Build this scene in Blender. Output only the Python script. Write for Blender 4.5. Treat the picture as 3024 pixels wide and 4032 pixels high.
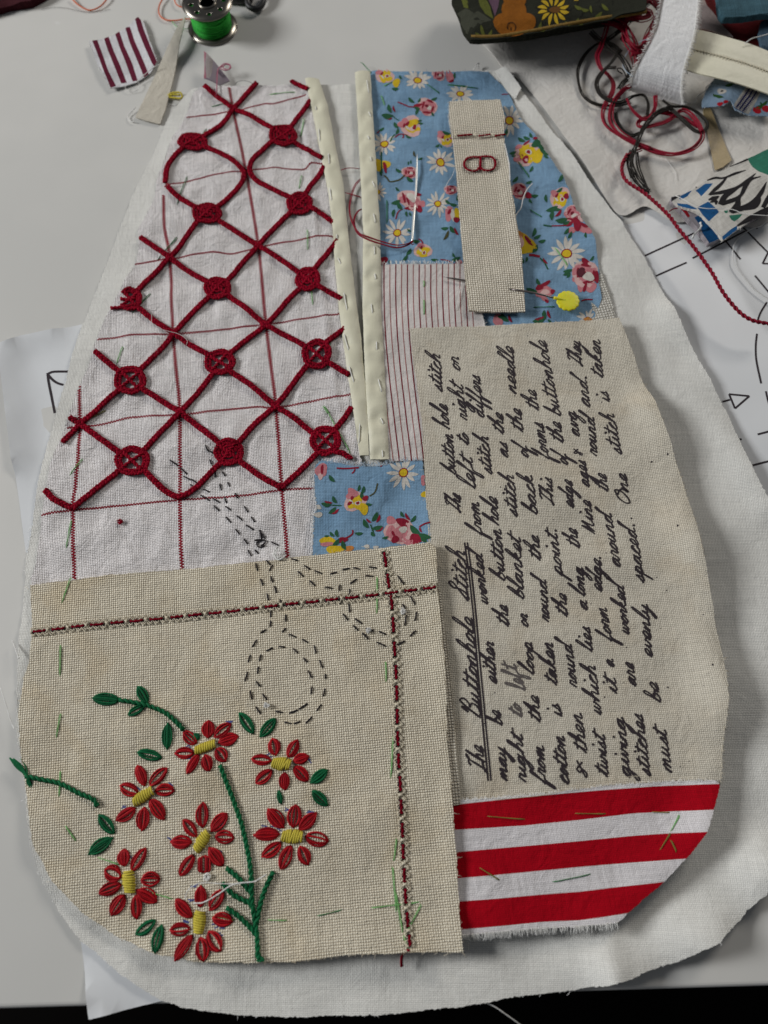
import bpy, math, random
import numpy as np
from mathutils import Vector
from mathutils.geometry import delaunay_2d_cdt
random.seed(7); RS = np.random.RandomState(11)
S = 0.01                                   # 1 mm of the real thing = 0.01 units
for o in list(bpy.data.objects): bpy.data.objects.remove(o)
SC = bpy.context.scene; COL = SC.collection

# ---------------- camera, world, lamps, exposure ----------------
CAMH, TILT, FPX = 212.0, math.radians(19.5), 3028.0
cd = bpy.data.cameras.new('camera'); cam = bpy.data.objects.new('camera', cd); COL.objects.link(cam)
cam.location = (0, 0, CAMH*S); cam.rotation_euler = (TILT, 0, 0)
cd.sensor_fit = 'VERTICAL'; cd.sensor_height = 36; cd.lens = 36*FPX/4032
cd.clip_start = 0.02; cd.clip_end = 200
cd.dof.use_dof = True; cd.dof.focus_distance = 2.22; cd.dof.aperture_fstop = 1.3
SC.camera = cam
W = bpy.data.worlds.new('World'); SC.world = W; W.use_nodes = True
bg = W.node_tree.nodes['Background']; bg.inputs[0].default_value = (0.80, 0.86, 0.95, 1); bg.inputs[1].default_value = 0.095
def area(name, loc, tgt, size, sy, power, col):
    l = bpy.data.lights.new(name, 'AREA'); l.shape = 'RECTANGLE'; l.size = size; l.size_y = sy; l.energy = power; l.color = col
    o = bpy.data.objects.new(name, l); COL.objects.link(o); o.location = loc
    o.rotation_euler = (Vector(tgt)-Vector(loc)).to_track_quat('-Z', 'Y').to_euler(); return o
area('window_light', (-12.5, 3.0, 6.8), (0, .8, 0), 4, 3.5, 1900, (0.97, 0.985, 1.0))
area('far_window_light', (8.0, 12.0, 8.0), (0, 1, 0), 4, 3.5, 860, (1.0, 0.95, 0.88))
SC.view_settings.view_transform = 'Standard'; SC.view_settings.look = 'None'
SC.view_settings.exposure = 0.0; SC.view_settings.gamma = 1; SC.view_settings.use_curve_mapping = False

# ---------------- photo pixel -> point on the table (mm) ----------------
ct, st = math.cos(TILT), math.sin(TILT)
def unp(px, py, z=0.0):
    px = np.asarray(px, float); py = np.asarray(py, float)
    a = (px-1512)/FPX; b = (2016-py)/FPX
    dz = b*st-ct; dy = b*ct+st; k = (CAMH-z)/(-dz)
    return np.stack([a*k, dy*k], -1)
FR = dict(F=(0,0,1.8227), A=(0,0,.60277), B=(900,0,.60277), C=(1700,0,.42194), D=(2324,0,.42194), E=(2024,600,.60277),
          G=(1300,900,.60277), H=(0,900,.60277), I=(700,1500,.60277), J=(0,1700,.60277), K=(0,2600,.60277), L=(800,2600,.60277),
          M=(1700,2900,.72333), N=(0,3300,.60277), O=(900,3500,.60277), P=(1650,1250,.48222), Q=(1650,2050,.4972),
          R=(2200,1250,.49668), T=(2200,2200,.49668), U=(1800,1280,.5425), V=(1700,1750,.60277), W=(1750,2350,.60277),
          X=(500,2050,1.2605), Y=(650,250,.48222), Z=(2500,800,.8661), a=(2550,550,.5512), p=(0,0,1),
          s=(1440,270,.24111), t=(1440,700,.24111), u=(1950,270,.27125), v=(1950,800,.27125), w=(1220,1780,.30139), x=(2600,0,.25558))
def fr(k, *pts):
    ox, oy, s = FR[k]
    if len(pts) == 1 and isinstance(pts[0], (list, tuple)) and isinstance(pts[0][0], (list, tuple)): pts = pts[0]
    return [(ox+x*s, oy+y*s) for x, y in pts]
def fl(k, *v):                              # flat list of numbers -> points
    return fr(k, [(v[i], v[i+1]) for i in range(0, len(v), 2)])

# ---------------- small maths ----------------
def catmull(pts, n=8, closed=False):
    P = np.array(pts, float)
    if len(P) < 3: 
        t = np.linspace(0, 1, n+1)[:, None]; return P[0]+(P[-1]-P[0])*t
    if closed: Q = np.vstack([P[-1], P, P[0], P[1]])
    else: Q = np.vstack([2*P[0]-P[1], P, 2*P[-1]-P[-2]])
    out = []
    for i in range(1, len(Q)-2):
        p0, p1, p2, p3 = Q[i-1], Q[i], Q[i+1], Q[i+2]
        for t in np.linspace(0, 1, n, endpoint=False):
            out.append(.5*((2*p1)+(-p0+p2)*t+(2*p0-5*p1+4*p2-p3)*t*t+(-p0+3*p1-3*p2+p3)*t**3))
    if not closed: out.append(Q[-2])
    return np.array(out)
def resample(P, step, closed=False):
    P = np.array(P, float)
    if closed: P = np.vstack([P, P[:1]])
    d = np.r_[0, np.cumsum(np.linalg.norm(np.diff(P, axis=0), axis=1))]
    n = max(2, int(round(d[-1]/step))+1)
    t = np.linspace(0, d[-1], n)
    R = np.stack([np.interp(t, d, P[:, k]) for k in range(P.shape[1])], -1)
    return R[:-1] if closed else R
def inside(x, y, poly):
    x = np.asarray(x); y = np.asarray(y); c = np.zeros(x.shape, bool)
    P = np.asarray(poly); n = len(P)
    for i in range(n):
        x1, y1 = P[i]; x2, y2 = P[(i+1) % n]
        if y1 == y2: continue
        m = (y1 > y) != (y2 > y)
        c ^= m & (x < (x2-x1)*(y-y1)/(y2-y1)+x1)
    return c
def segdist(x, y, P):
    x = np.asarray(x, float); y = np.asarray(y, float); D = np.full(x.shape, 1e9); P = np.asarray(P)
    for (x1, y1), (x2, y2) in zip(P[:-1], P[1:]):
        dx, dy = x2-x1, y2-y1; L = dx*dx+dy*dy+1e-12
        t = np.clip(((x-x1)*dx+(y-y1)*dy)/L, 0, 1)
        D = np.minimum(D, np.hypot(x-x1-t*dx, y-y1-t*dy))
    return D
class Waves:
    def __init__(s, seed, wl, n=9, aniso=None):
        r = np.random.RandomState(seed); s.k = []
        for i in range(n):
            a = r.uniform(0, math.pi) if aniso is None else aniso+r.normal(0, .35)
            w = r.uniform(*wl); s.k.append((math.cos(a)*2*math.pi/w, math.sin(a)*2*math.pi/w, r.uniform(0, 6.3)))
    def __call__(s, x, y):
        v = 0
        for a, b, c in s.k: v = v+np.sin(a*x+b*y+c+.6*np.sin(.13*x-.11*y+c))
        return v/math.sqrt(len(s.k))
U1 = Waves(3, (22, 60), 8)
def Ubase(x, y): return .5+.28*np.clip(U1(x, y), -1.7, 1.7)

# ---------------- materials ----------------
MATS = {}
class NB:
    def __init__(s, name):
        s.m = bpy.data.materials.new(name); s.m.use_nodes = True; s.t = s.m.node_tree; s.n = s.t.nodes; s.b = s.n['Principled BSDF']
    def node(s, t, **k):
        n = s.n.new(t)
        for a, v in k.items(): setattr(n, a, v)
        return n
    def link(s, a, b): s.t.links.new(a, b)
    def val(s, i, v):
        if isinstance(v, (int, float)): i.default_value = v
        elif isinstance(v, (tuple, list)): i.default_value = (*v, 1) if len(v) == 3 and len(i.default_value) == 4 else v
        else: s.link(v, i)
    def math(s, op, a, b=0.0, c=0.0):
        n = s.node('ShaderNodeMath', operation=op); s.val(n.inputs[0], a); s.val(n.inputs[1], b); s.val(n.inputs[2], c); return n.outputs[0]
    def mix(s, f, a, b, mode='MIX'):
        n = s.node('ShaderNodeMix', data_type='RGBA', blend_type=mode); s.val(n.inputs[0], f); s.val(n.inputs[6], a); s.val(n.inputs[7], b); return n.outputs[2]
    def noise(s, vec, scale, detail=2, rough=.5, dist=0):
        n = s.node('ShaderNodeTexNoise'); n.inputs['Scale'].default_value = scale; n.inputs['Detail'].default_value = detail
        n.inputs['Roughness'].default_value = rough; n.inputs['Distortion'].default_value = dist
        if vec is not None: s.link(vec, n.inputs['Vector'])
        return n.outputs
    def ss(s, v, a, b):
        n = s.node('ShaderNodeMapRange', interpolation_type='SMOOTHSTEP'); s.val(n.inputs[0], v); n.inputs[1].default_value = a; n.inputs[2].default_value = b; return n.outputs[0]
    def scale(s, v, x, y, z=1):
        n = s.node('ShaderNodeMapping'); s.link(v, n.inputs[0]); n.inputs['Scale'].default_value = (x, y, z); return n.outputs[0]
    def bump(s, h, strength, dist):
        n = s.node('ShaderNodeBump'); n.inputs['Strength'].default_value = strength; n.inputs['Distance'].default_value = dist; s.link(h, n.inputs['Height'])
        s.link(n.outputs[0], s.b.inputs['Normal'])
def sp(b, k, v):
    if k in b.inputs: b.inputs[k].default_value = v
def fabric(name, light, dark=None, pitch=.7, bump=.35, rough=.9, slub=.10, stain=None, stain_amt=0., wob=.22, spec=.15, hole=(.06, .55), fuzz=.05, sheen=.0, aniso=1.0, crum=.55):
    if name in MATS: return MATS[name]
    N = NB(name); dark = dark or tuple(c*.72 for c in light)
    uv = N.node('ShaderNodeUVMap').outputs[0]
    nz = N.noise(uv, .55, 3, .6)[1]
    sub = N.node('ShaderNodeVectorMath', operation='SUBTRACT'); N.link(nz, sub.inputs[0]); sub.inputs[1].default_value = (.5, .5, .5)
    sc = N.node('ShaderNodeVectorMath', operation='SCALE'); N.link(sub.outputs[0], sc.inputs[0]); sc.inputs['Scale'].default_value = wob*2*pitch
    ad = N.node('ShaderNodeVectorMath', operation='ADD'); N.link(uv, ad.inputs[0]); N.link(sc.outputs[0], ad.inputs[1])
    sx = N.node('ShaderNodeSeparateXYZ'); N.link(ad.outputs[0], sx.inputs[0])
    a = N.math('SINE', N.math('MULTIPLY', sx.outputs[0], math.pi/pitch)); b = N.math('SINE', N.math('MULTIPLY', sx.outputs[1], math.pi/(pitch*aniso)))
    pr = N.math('MULTIPLY', a, b)
    h = N.math('ADD', N.math('ABSOLUTE', pr), N.math('MULTIPLY', pr, .25))
    f = N.ss(h, *hole)
    col = N.mix(f, dark, light)
    s1 = N.noise(N.scale(uv, 1.3/pitch, .06/pitch), 1., 2)[0]; s2 = N.noise(N.scale(uv, .05/pitch, 1.3/pitch), 1., 2)[0]
    sl = N.math('ADD', N.math('MULTIPLY', N.math('SUBTRACT', s1, .5), slub*3), N.math('MULTIPLY', N.math('SUBTRACT', s2, .5), slub*3))
    fz = N.noise(uv, 5., 3, .7)[0]
    br = N.math('ADD', N.math('ADD', 1., sl), N.math('MULTIPLY', N.math('SUBTRACT', fz, .5), fuzz*4))
    vm = N.node('ShaderNodeVectorMath', operation='SCALE'); N.link(col, vm.inputs[0]); N.link(br, vm.inputs['Scale']); col = vm.outputs[0]
    if stain:
        so = N.ss(N.noise(uv, .055, 3, .55, .5)[0], .45, .72)
        col = N.mix(N.math('MULTIPLY', so, stain_amt), col, stain, 'MULTIPLY')
    N.link(col, N.b.inputs['Base Color']); sp(N.b, 'Roughness', rough); sp(N.b, 'Specular IOR Level', spec); sp(N.b, 'Sheen Weight', sheen); sp(N.b, 'Sheen Roughness', .5)
    hh = N.math('ADD', h, N.math('MULTIPLY', s1, .8)); hh = N.math('ADD', hh, N.math('MULTIPLY', s2, .8))
    N.bump(hh, bump, pitch*S*.35)
    b1 = [n for n in N.n if n.bl_idname == 'ShaderNodeBump'][0]; b2 = N.node('ShaderNodeBump'); b2.inputs['Strength'].default_value = crum; b2.inputs['Distance'].default_value = .010
    cn = N.math('ADD', N.noise(uv, .16, 3, .55, .8)[0], N.math('MULTIPLY', N.noise(uv, .6, 2, .5)[0], .25)); N.link(cn, b2.inputs['Height']); N.link(b2.outputs[0], b1.inputs['Normal'])
    MATS[name] = N.m; return N.m
def thread(name, c, rough=.8, var=.3, spec=.12, sheen=.0, bump=.4, sc=1.6):
    if name in MATS: return MATS[name]
    N = NB(name); tc = N.node('ShaderNodeTexCoord').outputs['Object']
    n1 = N.noise(tc, 100*sc, 3, .6)[0]; n2 = N.noise(tc, 22, 2)[0]
    v = N.math('ADD', N.math('MULTIPLY', N.math('SUBTRACT', n1, .5), var*2), N.math('MULTIPLY', N.math('SUBTRACT', n2, .5), var*1.5))
    vm = N.node('ShaderNodeVectorMath', operation='SCALE'); vm.inputs[0].default_value = c; N.link(N.math('ADD', v, 1.), vm.inputs['Scale'])
    N.link(vm.outputs[0], N.b.inputs['Base Color']); sp(N.b, 'Roughness', rough); sp(N.b, 'Specular IOR Level', spec); sp(N.b, 'Sheen Weight', sheen)
    N.bump(n1, bump, .003)
    MATS[name] = N.m; return N.m
def plain(name, c, rough=.5, metal=0, spec=.5, **k):
    if name in MATS: return MATS[name]
    N = NB(name); tc = N.node('ShaderNodeTexCoord').outputs['Object']
    n = N.noise(tc, 30, 4, .6)[0]
    vm = N.node('ShaderNodeVectorMath', operation='SCALE'); vm.inputs[0].default_value = c
    N.link(N.math('ADD', N.math('MULTIPLY', n, k.get('var', .1)), 1-k.get('var', .1)/2), vm.inputs['Scale'])
    N.link(vm.outputs[0], N.b.inputs['Base Color']); sp(N.b, 'Roughness', rough); sp(N.b, 'Metallic', metal); sp(N.b, 'Specular IOR Level', spec)
    if 'tr' in k: sp(N.b, 'Alpha', k['tr'])
    if 'bump' in k: N.bump(N.noise(tc, k.get('bs', 200), 3)[0], k['bump'], .002)
    if 'sss' in k: sp(N.b, 'Subsurface Weight', k['sss']); sp(N.b, 'Subsurface Scale', .02)
    MATS[name] = N.m; return N.m

WHITE = (.70, .69, .665)
M_back = fabric('white_cotton_twill', (.75, .735, .69), (.54, .53, .49), .44, .45, slub=.11, sheen=0, crum=.28)
M_chk = fabric('white_tea_towel_linen', (.82, .78, .765), (.46, .43, .415), .50, .8, slub=.17, hole=(.03, .5), wob=.45, fuzz=.12, sheen=0, crum=.95)
M_chkl = thread('crimson_woven_thread', (.19, .002, .012))
M_linen = fabric('natural_evenweave_linen', (.82, .755, .61), (.33, .27, .185), .60, .9, slub=.12, stain=(.84, .75, .61), stain_amt=.5, hole=(.04, .55), wob=.3, fuzz=.08, sheen=0)
M_writ = fabric('unbleached_calico', (.68, .63, .53), (.40, .36, .285), .50, .6, slub=.12, stain=(.88, .81, .72), stain_amt=.5, sheen=0, wob=.3)
M_tab = fabric('coarse_tab_linen', (.82, .76, .64), (.33, .28, .205), .74, .9, slub=.08, sheen=0, hole=(.05, .6))
M_blue = fabric('blue_print_cotton', (.215, .35, .49), (.13, .225, .33), .45, .3, slub=.16, stain=(.66, .72, .76), stain_amt=.6, sheen=0)
PR = lambda n, c: fabric('print_'+n, c, tuple(v*.75 for v in c), .45, .22, slub=.08)
P_w = PR('white', (.60, .56, .50)); P_y = PR('yellow', (.62, .43, .02)); P_r = PR('crimson', (.25, .012, .03)); P_p = PR('pink', (.52, .19, .21))
P_g = PR('green', (.025, .10, .045)); P_o = PR('orange', (.50, .20, .05)); P_d = PR('maroon', (.10, .02, .03)); P_b = PR('olive', (.07, .07, .03)); P_lp = PR('pale_pink', (.62, .40, .38))
M_strip = fabric('fine_striped_cotton', (.68, .635, .60), (.47, .43, .41), .45, .3, slub=.08)
M_sl1 = fabric('stripe_dark_crimson', (.20, .010, .022), pitch=.45, slub=.05); M_sl2 = fabric('stripe_light_rust', (.36, .13, .12), pitch=.45, slub=.05)
M_red = fabric('red_cotton', (.40, .0015, .010), (.27, .001, .006), .42, .3, slub=.14, sheen=0, spec=.08)
M_rw = fabric('white_cotton_band', (.74, .71, .71), (.50, .47, .47), .42, .4, slub=.16, sheen=0)
M_tape = fabric('cream_satin_tape', (.64, .61, .465), (.57, .545, .41), .34, .2, crum=.2, rough=.5, slub=.04, spec=.45, sheen=.1)
M_mar = fabric('maroon_stripe', (.12, .010, .030), pitch=.5, slub=.05); M_scw = fabric('white_brushed_cotton', (.66, .65, .66), (.5, .49, .5), .5, .4, slub=.12)
T_crim = thread('crimson_pearl_cotton', (.235, .002, .014), .85, .45, .08, bump=.6)
T_red = thread('scarlet_embroidery_thread', (.36, .0015, .006), .6, .4, .2)
T_red2 = thread('deep_red_embroidery_thread', (.21, .001, .005), .7, .4, .12)
T_grn2 = thread('deep_green_embroidery_thread', (.002, .062, .022), .7, .4, .12)
T_crim2 = thread('deep_crimson_pearl_cotton', (.15, .001, .009), .9, .45, .05, bump=.6)
T_yel = thread('yellow_embroidery_thread', (.52, .43, .055), .6, .25)
T_grn = thread('emerald_embroidery_thread', (.003, .105, .036), .7, .35, .15)
T_bas = thread('light_green_basting_thread', (.18, .44, .14), .5, .2)
T_bas2 = thread('dark_green_basting_thread', (.03, .16, .05), .5, .2)
T_basb = thread('olive_basting_thread', (.19, .17, .04), .5, .2)
T_blk = thread('charcoal_sewing_thread', (.022, .018, .020), .6, .3)
T_cream = thread('cream_thread', (.58, .52, .40), .6, .2)
T_wht = thread('white_thread', (.70, .69, .66), .7, .12)
T_linf = thread('linen_edge_threads', (.56, .50, .39), .8, .2)
T_bluf = thread('pale_blue_edge_threads', (.34, .42, .50), .8, .2)
T_pink = thread('pink_thread', (.45, .16, .22), .6, .2)
T_orng = thread('orange_thread', (.62, .13, .045), .6, .2)
T_kg = thread('bobbin_green_thread', (.02, .33, .03), .55, .3, .2)
T_kg2 = thread('bobbin_green_shade', (.008, .20, .016), .6, .3, .2)
T_flr = thread('crimson_stranded_floss', (.22, .003, .018), .6, .4, .2)
T_flb = thread('charcoal_stranded_floss', (.016, .013, .010), .6, .4, .2)
M_ink = plain('black_pen_ink', (.030, .022, .026), .75, spec=.2, var=.6)
M_inkg = plain('grey_pencil_ink', (.10, .085, .08), .8, spec=.2, var=.6)
M_bpen = plain('blue_pen_ink', (.05, .07, .22), .7, spec=.2)

# ---------------- mesh builder ----------------
class MB:
    def __init__(s): s.v = []; s.f = []; s.mi = []; s.mats = []; s.n = 0
    def mat(s, m):
        if m not in s.mats: s.mats.append(m)
        return s.mats.index(m)
    def add(s, V, Fc, m):
        V = np.asarray(V, float); s.v.append(V); i = s.mat(m)
        s.f += [tuple(int(a)+s.n for a in f) for f in Fc]; s.mi += [i]*len(Fc); s.n += len(V)
    def tube(s, P, r, m, k=6, taper=0, flat=1.0):
        P = np.asarray(P, float); n = len(P)
        if n < 2: return
        T = np.gradient(P, axis=0); T /= np.linalg.norm(T, axis=1)[:, None]+1e-9
        A = np.cross(T, [0, 0, 1.]); L = np.linalg.norm(A, axis=1)
        bad = L < .05; A[bad] = [1, 0, 0]; A /= np.linalg.norm(A, axis=1)[:, None]
        Bv = np.cross(A, T); R = np.broadcast_to(np.asarray(r, float), (n,)).copy()
        if taper: 
            t = np.linspace(0, 1, n); R *= np.clip(np.minimum(t, 1-t)/taper, .35, 1)
        an = np.linspace(0, 2*math.pi, k, endpoint=False)
        V = (P[:, None]+R[:, None, None]*(np.cos(an)[None, :, None]*A[:, None]+flat*np.sin(an)[None, :, None]*Bv[:, None])).reshape(-1, 3)
        F = [(i*k+j, i*k+(j+1) % k, (i+1)*k+(j+1) % k, (i+1)*k+j) for i in range(n-1) for j in range(k)]
        F += [tuple(range(k-1, -1, -1)), tuple((n-1)*k+j for j in range(k))]
        s.add(V, F, m)
    def build(s, name, parent=None, uvang=0., smooth=True, **tg):
        V = np.vstack(s.v) if s.v else np.zeros((0, 3))
        me = bpy.data.meshes.new(name); me.from_pydata((V*S).tolist(), [], s.f)
        for m in s.mats: me.materials.append(m)
        me.polygons.foreach_set('material_index', s.mi); 
        if smooth: me.polygons.foreach_set('use_smooth', [True]*len(s.f))
        uv = me.uv_layers.new(name='UVMap'); li = np.empty(len(me.loops), int); me.loops.foreach_get('vertex_index', li)
        c, q = math.cos(uvang), math.sin(uvang); x, y = V[li, 0], V[li, 1]
        uv.data.foreach_set('uv', np.stack([x*c+y*q, -x*q+y*c], -1).ravel())
        me.update(); o = bpy.data.objects.new(name, me); COL.objects.link(o)
        if parent: o.parent = parent
        for k, v in tg.items(): o[k] = v
        return o
def empty(name, label, cat, xy=(0, 0), **k):
    o = bpy.data.objects.new(name, None); COL.objects.link(o); o.empty_display_size = .1
    o['label'] = label; o['category'] = cat
    for a, v in k.items(): o[a] = v
    return o

# ---------------- cloth ----------------
class Cloth:
    def __init__(s, outline, z0, mat, step=1.2, smooth=False, jag=.10, wr=.14, wseed=1, wl=(7, 16), ang=None, und=1.0, thick=.3, lifts=(), extra=None, fuzz=None, fuzzd=1.3, fuzzl=(.2, .8), aniso=None):
        s.z0 = z0; s.zr = z0+.5*und; s.mat = mat; s.und = und; s.wr = wr; s.W = Waves(wseed*17+5, wl, 8, aniso); s.lifts = []; s.extra = extra
        P = unp(*np.array(outline).T, s.zr)
        s.px = np.array(outline)
        if smooth: P = catmull(P, 8, True)
        P = resample(P, .55, True)
        r = np.random.RandomState(wseed+100); n = len(P)
        T = np.roll(P, -1, 0)-np.roll(P, 1, 0); T /= np.linalg.norm(T, axis=1)[:, None]+1e-9; Nn = np.stack([T[:, 1], -T[:, 0]], -1)
        j = r.normal(0, jag, n)+np.convolve(np.r_[r.normal(0, jag*2.5, n)], np.ones(7)/7, 'same')
        P = P+Nn*j[:, None]; s.P = P
        area_ = .5*np.sum(P[:, 0]*np.roll(P[:, 1], -1)-np.roll(P[:, 0], -1)*P[:, 1])
        s.out = Nn if area_ > 0 else -Nn
        for l in lifts: s.lift(*l)
        s.mb = MB(); s.step = step; s.zones = []; s.thick = thick; s.fuzz = fuzz; s.fuzzd = fuzzd; s.fuzzl = fuzzl
        s.ang = 0 if ang is None else math.atan2(*(lambda d: (d[1], d[0]))(unp(*ang[1], s.zr)-unp(*ang[0], s.zr)))
    def lift(s, pts, amp, w, wav=0.):
        s.lifts.append((unp(*np.array(pts).T, s.zr), amp, w, wav))
    def h(s, x, y):
        x = np.asarray(x, float); y = np.asarray(y, float)
        z = s.z0+s.und*Ubase(x, y)+s.wr*s.W(x, y)
        for P, a, w, wav in s.lifts:
            d = segdist(x, y, P); z = z+a*np.exp(-(d/w)**2)*(1+wav*np.sin(x*.21+y*.17+1.3*a))
        if s.extra: z = z+s.extra(x, y)
        return z
    def at(s, pts, dz=0.):
        q = unp(*np.array(pts).T, s.zr); return np.c_[q, s.h(q[:, 0], q[:, 1])+dz]
    def up(s, q, dz=0.):
        q = np.asarray(q); return np.c_[q, s.h(q[:, 0], q[:, 1])+dz]
    def zone(s, pts, mat): s.zones.append((unp(*np.array(pts).T, s.zr), mat))
    def surface(s):
        P = s.P; n = len(P); x0, y0 = P.min(0); x1, y1 = P.max(0)
        gx, gy = np.meshgrid(np.arange(x0+.3, x1, s.step), np.arange(y0+.3, y1, s.step)); gx = gx+(np.arange(gx.shape[0])[:, None] % 2)*s.step/2
        gx = gx.ravel(); gy = gy.ravel(); m = inside(gx, gy, P); gx, gy = gx[m], gy[m]
        m = segdist(gx, gy, np.vstack([P, P[:1]])) > s.step*.4; gx, gy = gx[m], gy[m]
        vs = [Vector(p) for p in P.tolist()]; E = [(i, (i+1) % n) for i in range(n)]
        for Z, _ in s.zones:
            Zr = resample(Z, .8, True); b = len(vs); k = len(Zr); vs += [Vector(p) for p in Zr.tolist()]; E += [(b+i, b+(i+1) % k) for i in range(k)]
        vs += [Vector(p) for p in np.stack([gx, gy], -1).tolist()]
        r = delaunay_2d_cdt(vs, E, [], 0, 1e-5)
        V = np.array([tuple(v) for v in r[0]]); F = np.array(r[2]); C = V[F].mean(1)
        F = F[inside(C[:, 0], C[:, 1], P)]; C = V[F].mean(1)
        A = np.cross(V[F[:, 1]]-V[F[:, 0]], V[F[:, 2]]-V[F[:, 0]]); F[A < 0] = F[A < 0][:, ::-1]
        V3 = s.up(V); mi = np.full(len(F), -1)
        for k, (Z, mt) in enumerate(s.zones): mi[inside(C[:, 0], C[:, 1], Z)] = k
        # top surface
        s.mb.mat(s.mat); s.mb.v.append(V3); b = s.mb.n; s.mb.n += len(V3)
        s.mb.f += [tuple(int(a)+b for a in f) for f in F]; s.mb.mi += [s.mb.mat(s.zones[k][1]) if k >= 0 else 0 for k in mi]
        # underside, edge wall
        s.mb.add(V3-[0, 0, s.thick], F[:, ::-1], s.mat)
        E3 = s.up(P); Q = np.vstack([E3, E3-[0, 0, s.thick]])
        s.mb.add(Q, [((i+1) % n, i, n+i, n+(i+1) % n) for i in range(n)], s.mat)
        if s.fuzz:
            idx = RS.choice(n, int(n*.55*s.fuzzd), True)
            for i in idx:
                L = RS.uniform(*s.fuzzl)*(1 if RS.rand() > .06 else 2.5); a = RS.normal(0, .6); o = s.out[i]; c, q = math.cos(a), math.sin(a)
                d = np.array([o[0]*c-o[1]*q, o[0]*q+o[1]*c]); c2 = np.array([-d[1], d[0]])*RS.normal(0, .35)
                b0 = P[i]-o*.2; pts = np.array([b0, b0+d*L*.5, b0+d*L+c2*L]); z = s.h(b0[0], b0[1])-.1
                s.mb.tube(np.c_[pts, [z, z+RS.uniform(-.1, .15), z+RS.uniform(-.25, .2)]], RS.uniform(.04, .075), s.fuzz, 3)
    def fringe(s, pts, L, mat, dens=3., r=.07, side=None, jit=.25, inset=.3):
        q = resample(unp(*np.array(pts).T, s.zr), .3); D = np.gradient(q, axis=0); D /= np.linalg.norm(D, axis=1)[:, None]; Nn = np.stack([D[:, 1], -D[:, 0]], -1)
        t = q+Nn*1.0; ins = inside(t[:, 0], t[:, 1], s.P); Nn[ins] *= -1
        for i in range(len(q)):
            for _ in range(np.random.RandomState(i+int(abs(q[0, 0])*7) % 9999).poisson(dens*.3)):
                a = RS.normal(0, jit); c, w = math.cos(a), math.sin(a); o = Nn[i]; d = np.array([o[0]*c-o[1]*w, o[0]*w+o[1]*c]); l = L*RS.uniform(.5, 1.15)
                b = q[i]+D[i]*RS.uniform(-.2, .2)-o*inset; cv = np.array([-d[1], d[0]])*RS.normal(0, .18)*l
                pt = np.array([b, b+d*l*.35, b+d*l*.7+cv*.4, b+d*l+cv]); z = s.h(b[0], b[1])
                s.mb.tube(np.c_[pt, [z-.02, z+.03, z-.05*l, z-.12*l]], r*RS.uniform(.7, 1.2), mat, 3)
    # flat print shapes that follow the surface
    def poly(s, pts, mat, lay=1, clip=True):
        q = unp(*np.array(pts).T, s.zr); n = len(q); c = q.mean(0); V = np.vstack([[c], c+(q-c)*.5, q]); V3 = s.up(V, .03+.018*lay)
        F = [(0, 1+i, 1+(i+1) % n) for i in range(n)]+[(1+i, 1+n+i, 1+n+(i+1) % n, 1+(i+1) % n) for i in range(n)]
        A = .5*np.sum(q[:, 0]*np.roll(q[:, 1], -1)-np.roll(q[:, 0], -1)*q[:, 1])
        if A < 0: F = [f[::-1] for f in F]
        if clip:
            C = np.array([V[list(f)].mean(0) for f in F]); ok = inside(C[:, 0], C[:, 1], s.P); F = [f for f, k in zip(F, ok) if k]
        if F: s.mb.add(V3, F, mat)
    def ribbon(s, pts, w, mat, lay=1, step=.7, clip=True, taper=False, mm=False, mb=None):
        q = np.asarray(pts) if mm else unp(*np.array(pts).T, s.zr); q = resample(q, step); n = len(q); T = np.gradient(q, axis=0); T /= np.linalg.norm(T, axis=1)[:, None]+1e-9
        Nn = np.stack([-T[:, 1], T[:, 0]], -1); ww = np.full(n, w/2.) if np.isscalar(w) else np.interp(np.linspace(0, 1, n), np.linspace(0, 1, len(w)), w)/2
        if taper: ww = ww*np.clip(np.sin(np.linspace(.12, math.pi-.12, n))**.6, .2, 1)
        V = np.vstack([q+Nn*ww[:, None], q-Nn*ww[:, None]]); F = [(i, n+i, n+i+1, i+1) for i in range(n-1)]
        if clip:
            C = (q[1:]+q[:-1])/2; ok = inside(C[:, 0], C[:, 1], s.P); F = [f for f, k in zip(F, ok) if k]
        if F: (mb or s.mb).add(s.up(V, .03+.018*lay), F, mat)
def blob(cx, cy, rx, ry, rot=0, n=14, wob=.12, seed=0):
    r = np.random.RandomState(seed+int(cx*3+cy*7) % 99991); t = np.linspace(0, 2*math.pi, n, endpoint=False); k = 1+wob*np.sin(2*t+r.uniform(0, 6))+wob*.7*np.sin(3*t+r.uniform(0, 6))
    x = rx*k*np.cos(t); y = ry*k*np.sin(t); c, q = math.cos(rot), math.sin(rot); return [(cx+a*c-b*q, cy+a*q+b*c) for a, b in zip(x, y)]
def leafpts(x, y, L, w, ang, bend=.1):
    t = np.linspace(0, 1, 8); a = np.r_[t, t[::-1][1:-1]]; sgn = np.r_[np.ones(8), -np.ones(6)]
    X = (a-.5)*L; Yv = sgn*w/2*np.sin(math.pi*a)**.8+bend*L*np.sin(math.pi*a); c, q = math.cos(ang), math.sin(ang)
    return [(x+p*c-r*q, y+p*q+r*c) for p, r in zip(X, Yv)]
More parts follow.
